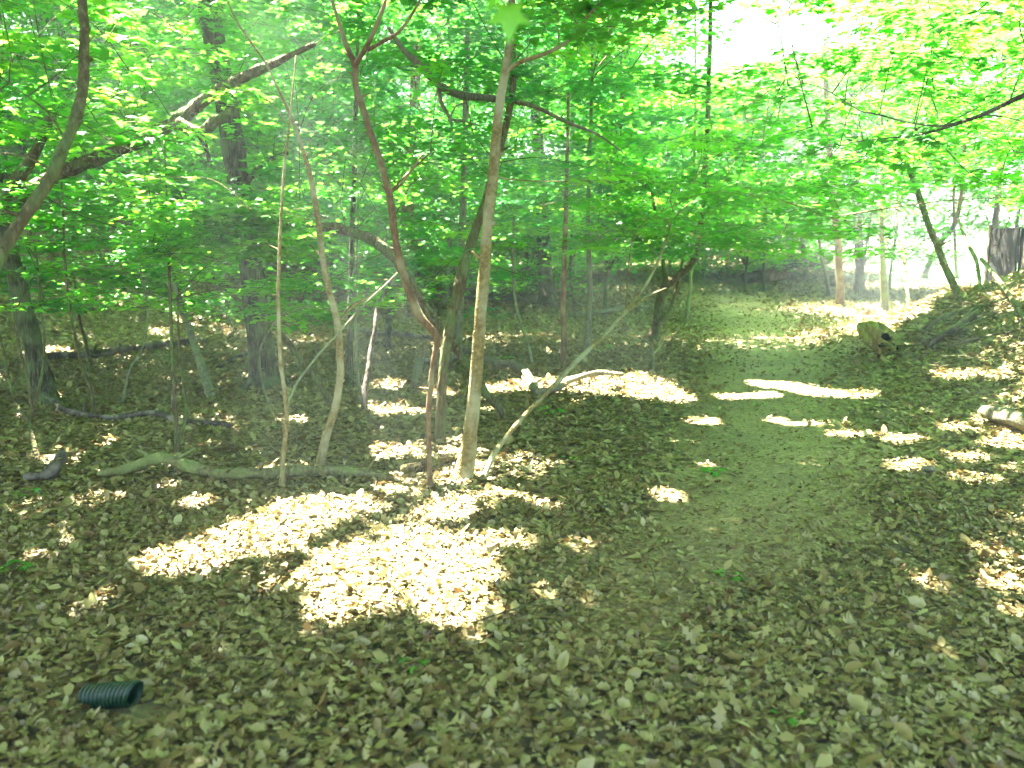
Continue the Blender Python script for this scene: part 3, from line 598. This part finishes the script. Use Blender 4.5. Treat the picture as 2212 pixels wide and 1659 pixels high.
# ------------------------------------------------------------------ the roof of tall trees
tall = [(-9.5,4.5),(-12.5,11),(-12.5,14.5),(-20,14),(9.5,9.0),(6.2,3.0),(-5.5,-1.5),(1.5,-3.5),(6.5,-1),(-14,17),(-18,7),(11.5,12.5),(-16,24),(-11,22.5),(-16,-2),(-15,8)]
labels_tall = ['tall straight oak outside the near edge, its limbs roofing the clearing','tall oak rising beyond the blotchy trunk','tall oak on the gully slope, just beyond the blotchy trunk','tall oak far up the gully slope',
 'tall tree growing on the crest of the brushy bank','tall tree on the near side of the brushy bank','tall tree behind the viewer towards the oak side','tall tree directly behind the viewer','tall tree behind the viewer towards the bank',
 'tall slope tree, second up from the gully','tall tree far out on the gully side','tall tree behind the brushy bank','tall tree highest on the wooded slope','tall tree high on the sunlit slope','tall tree behind the near edge oak','slim tall trunk out past the near edge oak']
TT = []
for i, (x, y) in enumerate(tall):
    b = np.array([x, y, float(H(x, y))]); top = rng.uniform(12.5, 15); lean = rng.normal(0, .5, 2); r0 = rng.uniform(.13, .22) if y > 0 else .2
    if i == 15: r0 = .07
    root = thing('tall_oak', labels_tall[i], 'oak', b)
    pts = [b - [0,0,.1]] + [b + [lean[0] * t + .15 * math.sin(5 * t + i), lean[1] * t, top * t] for t in (.12,.3,.5,.7,.88,1)]
    mb = MB(); mb.tube(pts, [r0, r0 * .85, r0 * .75, r0 * .62, r0 * .45, r0 * .25, .02], 12, 5, .05, flare=.5); mb.obj('trunk', B_GREY if i % 3 else B_DARK, root)
    TT.append(dict(root=root, x=b[0] + lean[0] * .7, y=b[1] + lean[1] * .7, b=b, top=top, leaves=[], mb=MB(), mat=B_GREY))
oak_i = [s for s in STEMS if s['root'].name == 'big_oak'][0]; ob_ = P(455,-100,9.5)
TT.append(dict(root=oak_i['root'], x=ob_[0], y=ob_[1], b=np.array(oak_i['root'].location), top=9.5, leaves=[], mb=MB(), mat=B_GREY, oak=True))
tx = np.array([t['x'] for t in TT]); ty = np.array([t['y'] for t in TT])
NC = 8200
cx = rng.uniform(-24, 13, NC); cyy = rng.uniform(-5, 31, NC)
k_ = np.arange(NC) < 3000; cx[k_] = rng.uniform(-14, 7, 3000); cyy[k_] = rng.uniform(0, 18, 3000); cz = rng.uniform(7.0, 13.0, NC)
cc = np.stack([cx, cyy, cz], 1); s_ = splane(cc)
# openness of the roof, in the plane the sun draws on the floor
open_ = .0 + .36 * sst(9, 17, s_[:, 1]) + .30 * sst(1.5, 6, s_[:, 0]) * sst(9, 16, s_[:, 1]) + .12 * sst(-6, -12, s_[:, 0])
nz_ = .5 + .5 * wob(s_[:, 0], s_[:, 1], 1.7, 1)
keep = (rng.random(NC) > open_) & ~((nz_ > .80) & (s_[:, 1] > 8)) & ~((cc[:, 1] > 22) & (cc[:, 2] < 1.6 + .27 * cc[:, 1]) & (cc[:, 0] > 0))
keep &= ~((cc[:, 0] > 3) & (cc[:, 1] > 12) & (rng.random(NC) < .75))
cc = cc[keep]
pu, pv_ = proj(cc); cc = cc[~((cc[:, 1] > 5) & (pu > 1380) & (pu < 2350) & (pv_ > -60) & (pv_ < 330))]
own = ((cc[:, :1] - tx) ** 2 + (cc[:, 1:2] - ty) ** 2).argmin(1)
for c, k in zip(cc, own):
    t = TT[k]; n = 52; R0 = rng.uniform(.5, .85)
    q = rng.normal(0, 1, (n, 3)) * [R0 * .62, R0 * .62, .16] + c; t['leaves'].append(q)
    if rng.random() < .30:
        z0 = max(4.5, min(t['top'] - 1, c[2] - 1.2 - .35 * math.hypot(c[0] - t['x'], c[1] - t['y'])))
        a_ = np.array([t['x'], t['y'], z0]) if not t.get('oak') else P(450, -60, 9.5)
        if t.get('oak') is None: fr = z0 / t['top']; a_ = t['b'] + [(t['x'] - t['b'][0]) / .7 * fr, (t['y'] - t['b'][1]) / .7 * fr, z0]
        if not lit(np.array([a_ * (1 - f) + c * f + [0, 0, 2 * f * (1 - f)] for f in np.linspace(.05, .98, 40)])).any():
            t['mb'].tube([a_, (a_ + c) / 2 + [0, 0, .5], c], [.05, .03, .008], 5, 4, 0, False)
nleaf = 0
for t in TT:
    if not t['leaves']: continue
    q = np.concatenate(t['leaves']); n = len(q)
    tri = cull_leaves(scatter(T_RHOMB, q, rots(n, .35), .21 * rng.uniform(.8, 1.2, n), rng.random(n)), 4, 2, SHAFTS); nleaf += len(tri[0]) // 4
    crown_mesh('canopy' if t.get('oak') else 'crown', [tri], t['mb'], LEAF_D, t['mat'], t['root'])
print('canopy leaves', nleaf)

# ------------------------------------------------------------------ woods behind: five kinds, copied
def bg_proto(seed, hgt, zlow, rad, trunk_r, mat, label, nclump=95):
    r2 = np.random.default_rng(seed); root = thing('woodland_tree', label, 'tree', (0, 0, 0), 'trees of the woods behind')
    mb = MB(); m2 = MB(); ln = r2.normal(0, .35, 2)
    pts = [np.array([ln[0] * t + .12 * math.sin(6 * t + seed), ln[1] * t, hgt * t - .15]) for t in (0,.1,.25,.45,.65,.85,1)]
    mb.tube(pts, [trunk_r * k for k in (1,.85,.75,.6,.42,.22,.05)], 9, 4, .08, flare=.4)
    lv = []
    for k in range(nclump):
        z = zlow + (hgt - zlow) * r2.random() ** .85; rr_ = rad * (1 - .55 * abs((z - zlow) / (hgt - zlow) - .4)) * math.sqrt(r2.random())
        an = r2.uniform(0, 6.283); c = np.array([math.cos(an) * rr_, math.sin(an) * rr_, z])
        a_ = pts[0] + [ln[0] * z / hgt * .8, ln[1] * z / hgt * .8, max(1, z - .5 - rr_ * .4)]
        if k % 3 == 0: m2.tube([a_, (a_ + c) / 2 + [0,0,.15], c], [.02, .012, .003], 4, 3, 0, False)
        n = 130; q = r2.normal(0, 1, (n, 3)) * [.5, .5, .09] + c; lv.append(q)
    mb.obj('trunk', mat, root)
    q = np.concatenate(lv); n = len(q)
    crown_mesh('crown', [scatter(T_RHOMB, q, rots(n, .32), .125 * rng.uniform(.7, 1.3, n), np.clip(rng.normal(.5, .25, n), 0, 1))], m2, LEAF_B if seed in (11, 13) else LEAF, mat, root)
    return root
protos = [bg_proto(11, 12, 1.8, 3.0, .10, B_GREY, ''), bg_proto(12, 9, 1.4, 2.6, .06, B_PALE, ''), bg_proto(13, 14, 2.6, 3.4, .13, B_GREY, ''), bg_proto(14, 6.2, .9, 2.3, .045, B_MOSS, ''), bg_proto(15, 10, 1.6, 2.8, .07, B_MOSS, ''), bg_proto(16, 2.8, .25, 1.6, .025, B_MOSS, '', 60)]
spots = []
def add_row(n, y0, y1, x0, x1, rowname, kinds=(0,1,2,3,4), jit=.8):
    xs_ = np.linspace(x0, x1, n)
    for i, x in enumerate(xs_): spots.append((x + rng.uniform(-jit, jit), rng.uniform(y0, y1), rowname, kinds[rng.integers(len(kinds))]))
add_row(7, 18, 20.5, -13, 4.2, 'nearest row of woods', (1, 3, 4, 0))
add_row(11, 23, 26.5, -18, 7.5, 'second row of woods')
add_row(12, 30, 34, -23, 10.5, 'third row of woods')
add_row(13, 39, 46, -30, 8, 'fourth row of woods')
add_row(5, 22, 25, 7.5, 14.5, 'row along the near lawn edge', (1, 3, 4))
add_row(12, 62, 74, -6, 46, 'tree line beyond the lawn', (0, 2, 4), 1.6)
add_row(13, 20, 23, -13, 4.6, 'nearest row of shrubs', (5,), .6)
add_row(13, 28, 31, -15, 10.0, 'middle row of shrubs', (5,), .7)
add_row(13, 36, 39, -17, 13.5, 'farthest row of shrubs', (5,), .8)
by_row = {}
spots = [q for q in spots if not any(math.hypot(*(splane(np.array([q[0], q[1], z]))[0] - splane(G(1850, 680))[0])) < 3.2 for z in (2, 4, 6, 8))]
spots = [(x, y, r, 3 if (.11 < x / y < .42 and y < 50 and k != 5) else k) for x, y, r, k in spots]
for s in spots: by_row.setdefault(s[2], []).append(s)
ordn = ['first','second','third','fourth','fifth','sixth','seventh','eighth','ninth','tenth','eleventh','twelfth','thirteenth']
look = ['grey trunked leafy tree','pale slim leafy tree','stouter high-crowned tree','low bushy young tree','brown slim leafy tree','low spreading green shrub']
first = [True] * 6
for rn_, lst in by_row.items():
    lst.sort(key=lambda s: s[0] / s[1])
    for i, (x, y, _, k) in enumerate(lst):
        pr = protos[k]
        if first[k]: o = pr; first[k] = False
        else:
            o = pr.copy(); col.objects.link(o)
            for ch in list(pr.children):
                c = ch.copy(); col.objects.link(c); c.parent = o
        o.location = (x, y, float(H(x, y))); o.rotation_euler = (0, 0, rng.uniform(0, 6.28)); sc_ = rng.uniform(.85, 1.2) * (1.25 if y > 60 else 1); o.scale = (sc_, sc_, sc_)
        o['label'] = f'{look[k]}, {ordn[i]} from the left in the {rn_}'

# ------------------------------------------------------------------ things lying on the floor
CAUGHT = []
def log(name, label, pts, mat, cat='log', n=10, rough=.12, extra=(), group=None):
    L = []; Rr = []
    for (u, v, wd, lift) in pts:
        p = G(u, v); r = wd / 2 / F * p[1]; r *= 1.2; L.append(p + [0, 0, r * .85 + .02 + lift]); Rr.append(r)
    root = thing(name, label, cat, L[0], group); mb = MB(); mb.tube(L, Rr, n, 6, rough * 1.5)
    for k in range(1, len(L) - 1):
        if random.random() < .6:
            dr = np.array([random.uniform(-1, 1), random.uniform(-1, .3), random.uniform(.3, 1)]); dr /= np.linalg.norm(dr)
            mb.tube([L[k], L[k] + dr * Rr[k] * 1.2, L[k] + dr * (Rr[k] * 1.3 + random.uniform(.02, .12))], [Rr[k] * .6, Rr[k] * .35, Rr[k] * .15], 5, 2, .2)
    mb.obj('stem', mat, root)
    for a_, c_, ra, rc in zip(L[:-1], L[1:], Rr[:-1], Rr[1:]):
        ln = float(np.linalg.norm(c_ - a_)); m_ = int(ln * 8 * min(1, 9 / a_[1]))
        for q_ in range(m_):
            f = random.random(); p = a_ * (1 - f) + c_ * f; r = ra * (1 - f) + rc * f; sd = random.choice((0, 1, 1, -1))
            CAUGHT.append(p + [random.uniform(-.02, .02), -sd * (r + random.uniform(0, .04)), (r if sd == 0 else r * random.uniform(-.4, .5)) + .006])
    for ex, em in extra:
        E = [G(u, v) + [0, 0, lift] for (u, v, wd, lift) in ex]; Er = [wd / 2 / F * G(u, v)[1] for (u, v, wd, lift) in ex]
        m2 = MB(); m2.tube(E, Er, 6, 5, rough); m2.obj('branch', em, root)
    return root
log('fallen_limb', 'mossy curved fallen limb, humped near one end, lying behind the big sun patch',
    [(212,1036,10,0),(245,1036,17,.01),(290,1034,20,.03),(335,1034,24,.08),(380,1036,24,.07),(430,1040,23,.03),(490,1043,21,.01),(560,1040,20,.01),(640,1034,22,0),(720,1032,20,0),(790,1036,16,0),(835,1042,9,0)], B_LIMB, 'fallen limb')
log('log_piece', 'short pale mossy log piece tucked between the two leaning stems', [(868,1030,16,0),(905,1022,19,0),(950,1008,19,0),(995,995,16,0)], B_MOSS)
log('fallen_branch', 'long thin dark branch lying across the shaded gully', [(90,858,7,.04),(130,890,10,.02),(180,905,10,0),(250,910,10,0),(340,908,11,.03),(380,918,11,0),(440,922,10,0),(505,926,7,0)], B_DARK, 'fallen branch',
    extra=[([(380,915,7,.02),(374,890,5,.12),(378,870,4,.2)], B_DARK)])
log('curly_limb', 'bare curly fallen limb snaking over the ground with its end in the sun',
    [(896,838,12,.0),(902,815,14,.04),(912,803,15,.08),(945,802,13,.05),(975,796,13,.07),(1008,786,15,.12),(1040,795,13,.10),(1075,804,13,.06),(1110,806,14,.05),(1135,822,14,.04),(1152,848,14,.01),(1165,858,14,0),(1200,854,12,.02),(1235,838,11,.04),(1290,822,10,.04),(1345,820,7,.02)], B_DEAD, 'fallen limb')
log('rotten_chunk', 'small dark rotten chunk with raised end beyond the humped limb', [(55,1042,14,0),(90,1042,17,0),(118,1038,24,.02),(140,1022,20,.09)], B_DARK, 'wood chunk')
log('gully_log', 'dark log lying at the back of the gully below the green sprays', [(95,780,12,0),(150,776,13,0),(200,776,14,.0),(260,764,13,0),(300,758,10,0)], B_DARK)
log('slope_log', 'dark log stretched on the slope above the gully log', [(295,762,10,0),(340,754,13,0),(400,746,12,0),(450,742,8,0)], B_DARK)
log('pale_log', 'long pale-topped log lying beyond the thicket', [(935,648,14,.05),(1000,648,18,.03),(1060,652,22,.02),(1110,657,24,0),(1155,660,18,0)], B_DEAD)
log('thicket_log', 'thin dark log crossing behind the broken snag', [(772,722,10,.02),(820,728,9,.02),(870,732,10,.02),(935,736,8,0)], B_DARK)
log('far_log', 'thin pale log at the back edge of the path', [(1230,690,8,.03),(1290,684,8,.03),(1350,676,9,.02),(1410,668,7,0)], B_DEAD)
log('stick_by_oak', 'dark stick leading to the foot of the furrowed oak', [(470,800,6,0),(500,788,8,.02),(530,776,8,.04),(555,765,6,.08)], B_DARK, 'stick')
log('edge_log', 'smooth pale log end poking in below the brushy bank', [(2125,905,22,.0),(2170,925,30,.02),(2240,950,34,.03),(2330,985,36,.03)], B_DEAD)
log('bare_stick', 'crooked bare stick by the leaning brown pair', [(988,745,5,.25),(1000,735,4,.3),(985,790,4,.0)], B_DEAD, 'stick')
# broken bough hanging from the tree behind the sunlit sapling
fb = [s for s in STEMS if s['root'].name == 'forked_sapling'][0]['root']
for pts_, rr in [([P(1106,215,7.3),P(1060,212,7.3),P(1000,206,7.2),P(950,185,7.1),P(905,140,7.0),P(868,104,7.0),P(840,60,7)],[.024,.03,.03,.032,.028,.022,.012]),
                 ([P(1106,218,7.3),P(1160,232,7.4),P(1220,262,7.5),P(1290,290,7.6),P(1330,318,7.7),P(1352,335,7.7)],[.02,.018,.015,.012,.008,.004]),
                 ([P(946,190,7.1),P(955,225,7.05),P(972,255,7.0),P(975,275,7.0)],[.018,.016,.014,.008]),([P(968,258,7.0),P(1000,262,7),P(1035,271,7)],[.010,.009,.004]),([P(972,256,7.0),P(985,230,7),P(1010,222,7)],[.008,.006,.003])]:
    mb = MB(); mb.tube(pts_, rr, 7, 5, .12); mb.obj('branch', B_DEAD, fb)

# stump block with holes
def rot_stump():
    b = G(1905, 770); d = b[1]; root = thing('rotten_stump', 'yellowish rotten wood block with hollows shaded in dark colour at the foot of the bank', 'stump', b)
    k = d / F; pts = []; mb = MB()
    nu, nv = 44, 30; V = []; Fc = []
    for j in range(nv):
        for i in range(nu):
            a = i / nu * 6.283; c = (j / (nv - 1) - .5) * math.pi
            x = math.cos(c) * math.cos(a) * 46 * k; y = math.cos(c) * math.sin(a) * 34 * k; z = math.sin(c) * 34 * k
            f = 1 + .16 * math.sin(3 * a + 1.3 * c * 2) + .10 * math.sin(7 * a + 4 * c) + .06 * random.random()
            for (hu, hz) in ((.08, .35), (.72, -.35)):     # hollows on the side towards the path
                da = (a - (4.71 + hu) + math.pi) % (2 * math.pi) - math.pi; f *= 1 - .85 * math.exp(-((da / .42) ** 2 + ((c - hz) / .34) ** 2) ** 2)
            x, y, z = x * f, y * f, z * f; x2 = x + .35 * z * -1; V.append((b[0] + x2, b[1] + y, b[2] + 34 * k + z - x * .45))
    for j in range(nv - 1):
        for i in range(nu): a = j * nu + i; c = j * nu + (i + 1) % nu; Fc.append((a, c, c + nu, a + nu))
    mb.add(V, Fc); mb.obj('wood', B_ROT, root)
    for (hx, hz_, rx, rz) in ((-3, 10, 11, 8), (9, -7, 10, 8), (-16, -13, 7, 5)):  # dark bodies set in the hollows stand in for their shade
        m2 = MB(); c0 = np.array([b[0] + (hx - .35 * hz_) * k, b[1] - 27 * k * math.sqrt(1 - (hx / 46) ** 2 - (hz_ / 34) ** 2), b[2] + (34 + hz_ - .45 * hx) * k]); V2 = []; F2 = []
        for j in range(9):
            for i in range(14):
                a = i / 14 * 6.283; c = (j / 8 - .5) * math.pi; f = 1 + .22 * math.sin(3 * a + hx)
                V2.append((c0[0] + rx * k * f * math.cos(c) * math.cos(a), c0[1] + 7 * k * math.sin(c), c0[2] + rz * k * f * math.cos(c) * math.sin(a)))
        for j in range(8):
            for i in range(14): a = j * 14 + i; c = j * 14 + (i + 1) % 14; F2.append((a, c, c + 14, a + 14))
        m2.add(V2, F2); m2.obj('painted_hollow', B_BLACK, root)
rot_stump()

# board bin at the right, beyond the bank, shade painted into its boards
bp = np.array([10.15, 16.2]); bz = float(H(*bp)); root = thing('board_bin', 'brown board bin with shade-darkened boards standing past the brushy bank', 'bin', (bp[0], bp[1], bz))
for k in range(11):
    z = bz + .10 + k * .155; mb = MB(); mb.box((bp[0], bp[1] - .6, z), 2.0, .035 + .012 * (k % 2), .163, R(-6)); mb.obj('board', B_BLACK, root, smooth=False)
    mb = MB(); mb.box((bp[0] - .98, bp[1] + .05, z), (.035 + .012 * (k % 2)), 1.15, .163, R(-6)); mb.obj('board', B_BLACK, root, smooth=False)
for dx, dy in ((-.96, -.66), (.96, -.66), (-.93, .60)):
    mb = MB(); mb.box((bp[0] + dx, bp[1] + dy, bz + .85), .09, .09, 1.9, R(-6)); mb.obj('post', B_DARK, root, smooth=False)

# sticks heaped on the bank
def stick(p, q, r, mat, label, curve=.05):
    root = thing('stick', label, 'stick', p, 'sticks heaped on the brushy bank'); m = (p + q) / 2 + rng.normal(0, curve, 3) * [1, 1, .4]
    mb = MB(); mb.tube([p, m, q], [r, r * .9, r * .5], 6, 4, .1); mb.obj('wood', mat, root); return root
named = [((1990,750),(2110,692),.035,B_DEAD,'thick pale pole lying up the brushy bank'),((2000,762),(2120,706),.03,B_DARK,'dark pole just under the thick pale pole'),((2010,740),(2100,688),.02,B_DEAD,'thin pale pole just above the thick one'),
         ((2030,735),(2150,700),.018,B_MOSS,'mossy pole crossing the bank poles'),((1995,722),(2060,700),.022,B_DARK,'short dark log end above the rotten stump'),((2070,690),(2200,650),.02,B_MOSS,'long mossy rod near the top of the bank'),
         ((2120,560),(2240,700),.03,B_MOSS,'greenish pole slanting down before the board bin'),((2020,700),(2130,668),.02,B_DEAD,'bleached rod high on the bank'),((2050,760),(2190,742),.016,B_DARK,'thin dark rod low on the bank')]
for (a, b, r, m, lb) in named:
    p = G(*a) + [0,0,.06]; q = G(*b) + [0,0,.12]
    if 'slanting' in lb: p = P(2120, 560, 11.2); q = G(2230, 720) + [0,0,.03]; root = stick(p, q, r, m, lb); continue
    if 'mossy rod' in lb or 'greenish' in lb: q = p + np.array([.9,-.1,.35])
    stick(p, q, r, m, lb)
q = np.array(CAUGHT); n = len(q); v_, f_, rr = scatter(T_OAKS[1], q, rots(n, .5), rng.uniform(.03, .06, n), rng.random(n) * .9, rng.uniform(-.5, 1.3, n))
o = big_mesh('caught_leaves', v_, f_, LITTER, rnd=rr); tag(o, 'dead leaves drifted against and onto the fallen limbs', 'leaf litter', kind='stuff')
# loose brushwood: nobody could count it
def brush(name, label, cells, n, lmin, lmax, rmax, mat, up=.35):
    mb = MB()
    for k in range(n):
        u, v, du, dv = cells[k % len(cells)]; p = G(u + rng.normal(0, du), v + rng.normal(0, dv)); ln = rng.uniform(lmin, lmax); an = rng.uniform(0, 6.283); el = abs(rng.normal(0, up))
        d = np.array([math.cos(an) * math.cos(el), math.sin(an) * math.cos(el), math.sin(el)]); q = p + d * ln; q[2] = max(q[2], float(H(q[0], q[1])) + .01); m = (p + q) / 2 + rng.normal(0, .06 * ln, 3)
        r = rng.uniform(.2, 1) * rmax; mb.tube([p, m, q], [r, r * .7, r * .25], 4, 3, 0, False)
        if k % 2 == 0: e = m + rng.normal(0, .25 * ln, 3); e[2] = max(e[2], m[2]); mb.tube([m, e], [r * .5, r * .15], 4, 1, 0, False)
    o = mb.obj(name, mat); tag(o, label, 'brushwood', kind='stuff'); return o
brush('brushwood', 'loose dead twigs and rods over the brushy bank', [(2080,700,60,25),(2160,660,50,20),(2120,760,60,25),(2030,735,50,20)], 170, .2, .8, .010, B_MOSS, .12)
brush('brushwood', 'tangle of pale dead sticks at the end of the path', [(1640,595,40,6),(1720,600,50,7),(1830,610,60,7),(1880,600,40,5)], 170, .4, 1.8, .025, B_DEAD, .5)
brush('brushwood', 'thicket of thin dead twigs left of the path', [(1300,650,70,30),(1380,700,50,30),(1250,720,60,25),(1420,660,30,20)], 210, .3, 1.7, .008, B_DEAD, .8)
brush('brushwood', 'fine fallen twigs strewn over the shaded floor', [(900,780,90,40),(300,850,200,60),(800,950,200,60),(1250,900,150,60),(500,1200,300,120),(1200,1350,300,100)], 240, .12, .6, .005, B_MOSS, .15)
brush('brushwood', 'dim tangle of twigs behind the long pale log', [(1000,655,120,12),(1160,650,60,12)], 110, .4, 1.6, .014, B_DARK, .7)
# cut log ends in the far pile
for (u, v, wd, ln, lb) in [(1610,588,26,1.0,'round dark log end at the near tip of the far pile'),(1645,590,30,1.2,'reddish log end second in the far pile'),(1790,608,28,.9,'dark log end nearest the amber trunk'),(1700,566,34,2.2,'big dark log on top of the far pile')]:
    p = G(u, min(v + 10, 612)); p = np.array([p[0], min(p[1], 27), 0]); p[0] = (u - 1106) / F * p[1]; p[2] = float(H(p[0], p[1])) + wd / 2 / F * p[1] * .9 + (.45 if 'top' in lb else 0)
    root = thing('log', lb, 'log', p, 'logs of the far pile'); r = wd / 2 / F * p[1]; mb = MB(); mb.tube([p, p + [ln * .5, ln * .5, .03], p + [ln * .9, ln, .05]], [r, r, r * .85], 12, 3, .08); mb.obj('wood', B_RED if 'reddish' in lb else B_DARK, root)

# corrugated drain pipe
def pipe():
    a = G(190, 1512); b = a + np.array([.20, -.070, 0]); ax = b - a; ax[2] = .052; L = np.linalg.norm(ax); ax /= L; r = .040
    c0 = a + [0, 0, .012]; root = thing('drain_pipe', 'dark green corrugated plastic drain pipe end sticking out of the leaf litter', 'drain pipe', a)
    n = 28; sd = np.cross(ax, [0,0,1]); sd /= np.linalg.norm(sd); up = np.cross(sd, ax); V = []; Fc = []; m = 0
    prof = []
    rings = 12
    for i in range(rings * 8 + 1):
        t = i / (rings * 8); ph = (i % 8) / 8; rr = r * (1 + .09 * (1 if .12 < ph < .55 else (-1 if .65 < ph < .98 else 0))); prof.append((t * L, rr))
    prof += [(L, r * .90), (L - .03, r * .86), (L * .3, r * .86), (0.0, r * .86)]
    for (t, rr) in prof:
        for k in range(n):
            a_ = 6.28318 * k / n; V.append(c0 + ax * (t + .022 * math.cos(a_ - 1.57) * (t / L)) + (sd * math.cos(a_) + up * math.sin(a_)) * rr)
    for i in range(len(prof) - 1):
        for k in range(n): q = i * n + k; w_ = i * n + (k + 1) % n; Fc.append((q, w_, w_ + n, q + n))
    m, nn, l, out = newmat('dark_green_plastic'); bs = nn.new('ShaderNodeBsdfPrincipled'); nz = nn.new('ShaderNodeTexNoise'); nz.inputs['Scale'].default_value = 30; nz.inputs['Detail'].default_value = 5
    rp = ramp(nn, [(.4,(.002,.016,.007)),(.6,(.004,.026,.010)),(.72,(.05,.045,.018))]); l.new(nz.outputs[0], rp.inputs[0]); l.new(rp.outputs[0], bs.inputs['Base Color']); bs.inputs['Roughness'].default_value = .5; bs.inputs['Specular IOR Level'].default_value = .3; l.new(bs.outputs[0], out.inputs[0])
    mb = MB(); mb.add(V, Fc); mb.obj('pipe_wall', m, root)
    # leaves resting on it
    return root
pipe()
# pale stone in the sun
p = G(2005, 1024); root = thing('pale_stone', 'small smooth whitish stone shining on the leaves below the bank', 'stone', p)
V = []; Fc = []
for j in range(9):
    for i in range(14):
        a = i / 14 * 6.283; c = (j / 8 - .5) * math.pi; f = 1 + .1 * math.sin(2 * a + 1) + .06 * math.sin(5 * a + 3 * c); V.append((p[0] + .045 * f * math.cos(c) * math.cos(a), p[1] + .03 * f * math.cos(c) * math.sin(a), p[2] + .035 + .022 * f * math.sin(c)))
for j in range(8):
    for i in range(14): a = j * 14 + i; c = j * 14 + (i + 1) % 14; Fc.append((a, c, c + 14, a + 14))
mb = MB(); mb.add(V, Fc); mb.obj('stone', B_DEAD, root)

# little green seedlings
def seedling(u, v, label, n=6, size=.05, hgt=.07):
    p = G(u, v); root = thing('seedling', label, 'seedling', p, 'green seedlings in the leaf litter'); mb = MB(); lv = []
    for k in range(n):
        a = k * 2.4; q = p + [math.cos(a) * hgt * .8, math.sin(a) * hgt * .8, hgt * rng.uniform(.5, 1)]; mb.tube([p, p + [0,0,hgt * .4], q], [.002,.0015,.001], 4, 2, 0, False)
        lv.append(scatter(T_MAPLE if size > .04 else T_HEX, q[None], rots(1, .3, np.array([a - math.pi / 2])), np.array([size * rng.uniform(.7, 1.2)]), np.array([.5])))
    mb.obj('stem', B_MOSS, root); v_, f_, rr = merge(lv); big_mesh('leaves', v_, f_, LEAF, parent=root, rnd=rr)
for a in [(1540,1026,'flat bright green seedling in the middle of the bare path',9,.07,.05),(1580,1255,'bright green curved sprig low on the path',5,.06,.05),(1640,880,'small seedling between the two thin sun streaks',5,.04,.05),
          (1190,905,'grey-green seedling under the diagonal sapling',8,.06,.1),(1090,790,'leafy seedling beside the curly limb',8,.06,.12),(30,1240,'seedling next to the outermost sun patch',7,.06,.05),
          (60,1075,'seedling near the rotten chunk',6,.05,.06),(940,900,'seedling between the brown leaning stems',5,.05,.08),(1230,1000,'tiny seedling above the straight sapling shadow',4,.04,.05),(600,930,'tiny seedling by the whip sapling',4,.04,.06),
          (1300,765,'weedy seedling clump under the thicket twigs',9,.07,.15),(1640,628,'weedy clump where grass meets the far path',12,.12,.15),(890,1450,'green leaf sprig in the near litter',3,.05,.04),(1700,1560,'small fresh sprig low in the near litter',3,.04,.04)]: seedling(*a)

# ------------------------------------------------------------------ the thin veil of bright damp air
m = bpy.data.materials.new('haze'); m.use_nodes = True; n = m.node_tree.nodes; n.clear(); out = n.new('ShaderNodeOutputMaterial')
pv = n.new('ShaderNodeVolumePrincipled'); pv.inputs['Density'].default_value = HAZE; pv.inputs['Color'].default_value = (.86, .97, .92, 1); pv.inputs['Anisotropy'].default_value = .3
m.node_tree.links.new(pv.outputs[0], out.inputs['Volume'])
mb = MB(); mb.box((0, 50, 10.5), 190, 130, 27); hz = mb.obj('haze', m, smooth=False); tag(hz, 'thin pale green bright air between the trees', 'haze', kind='stuff')
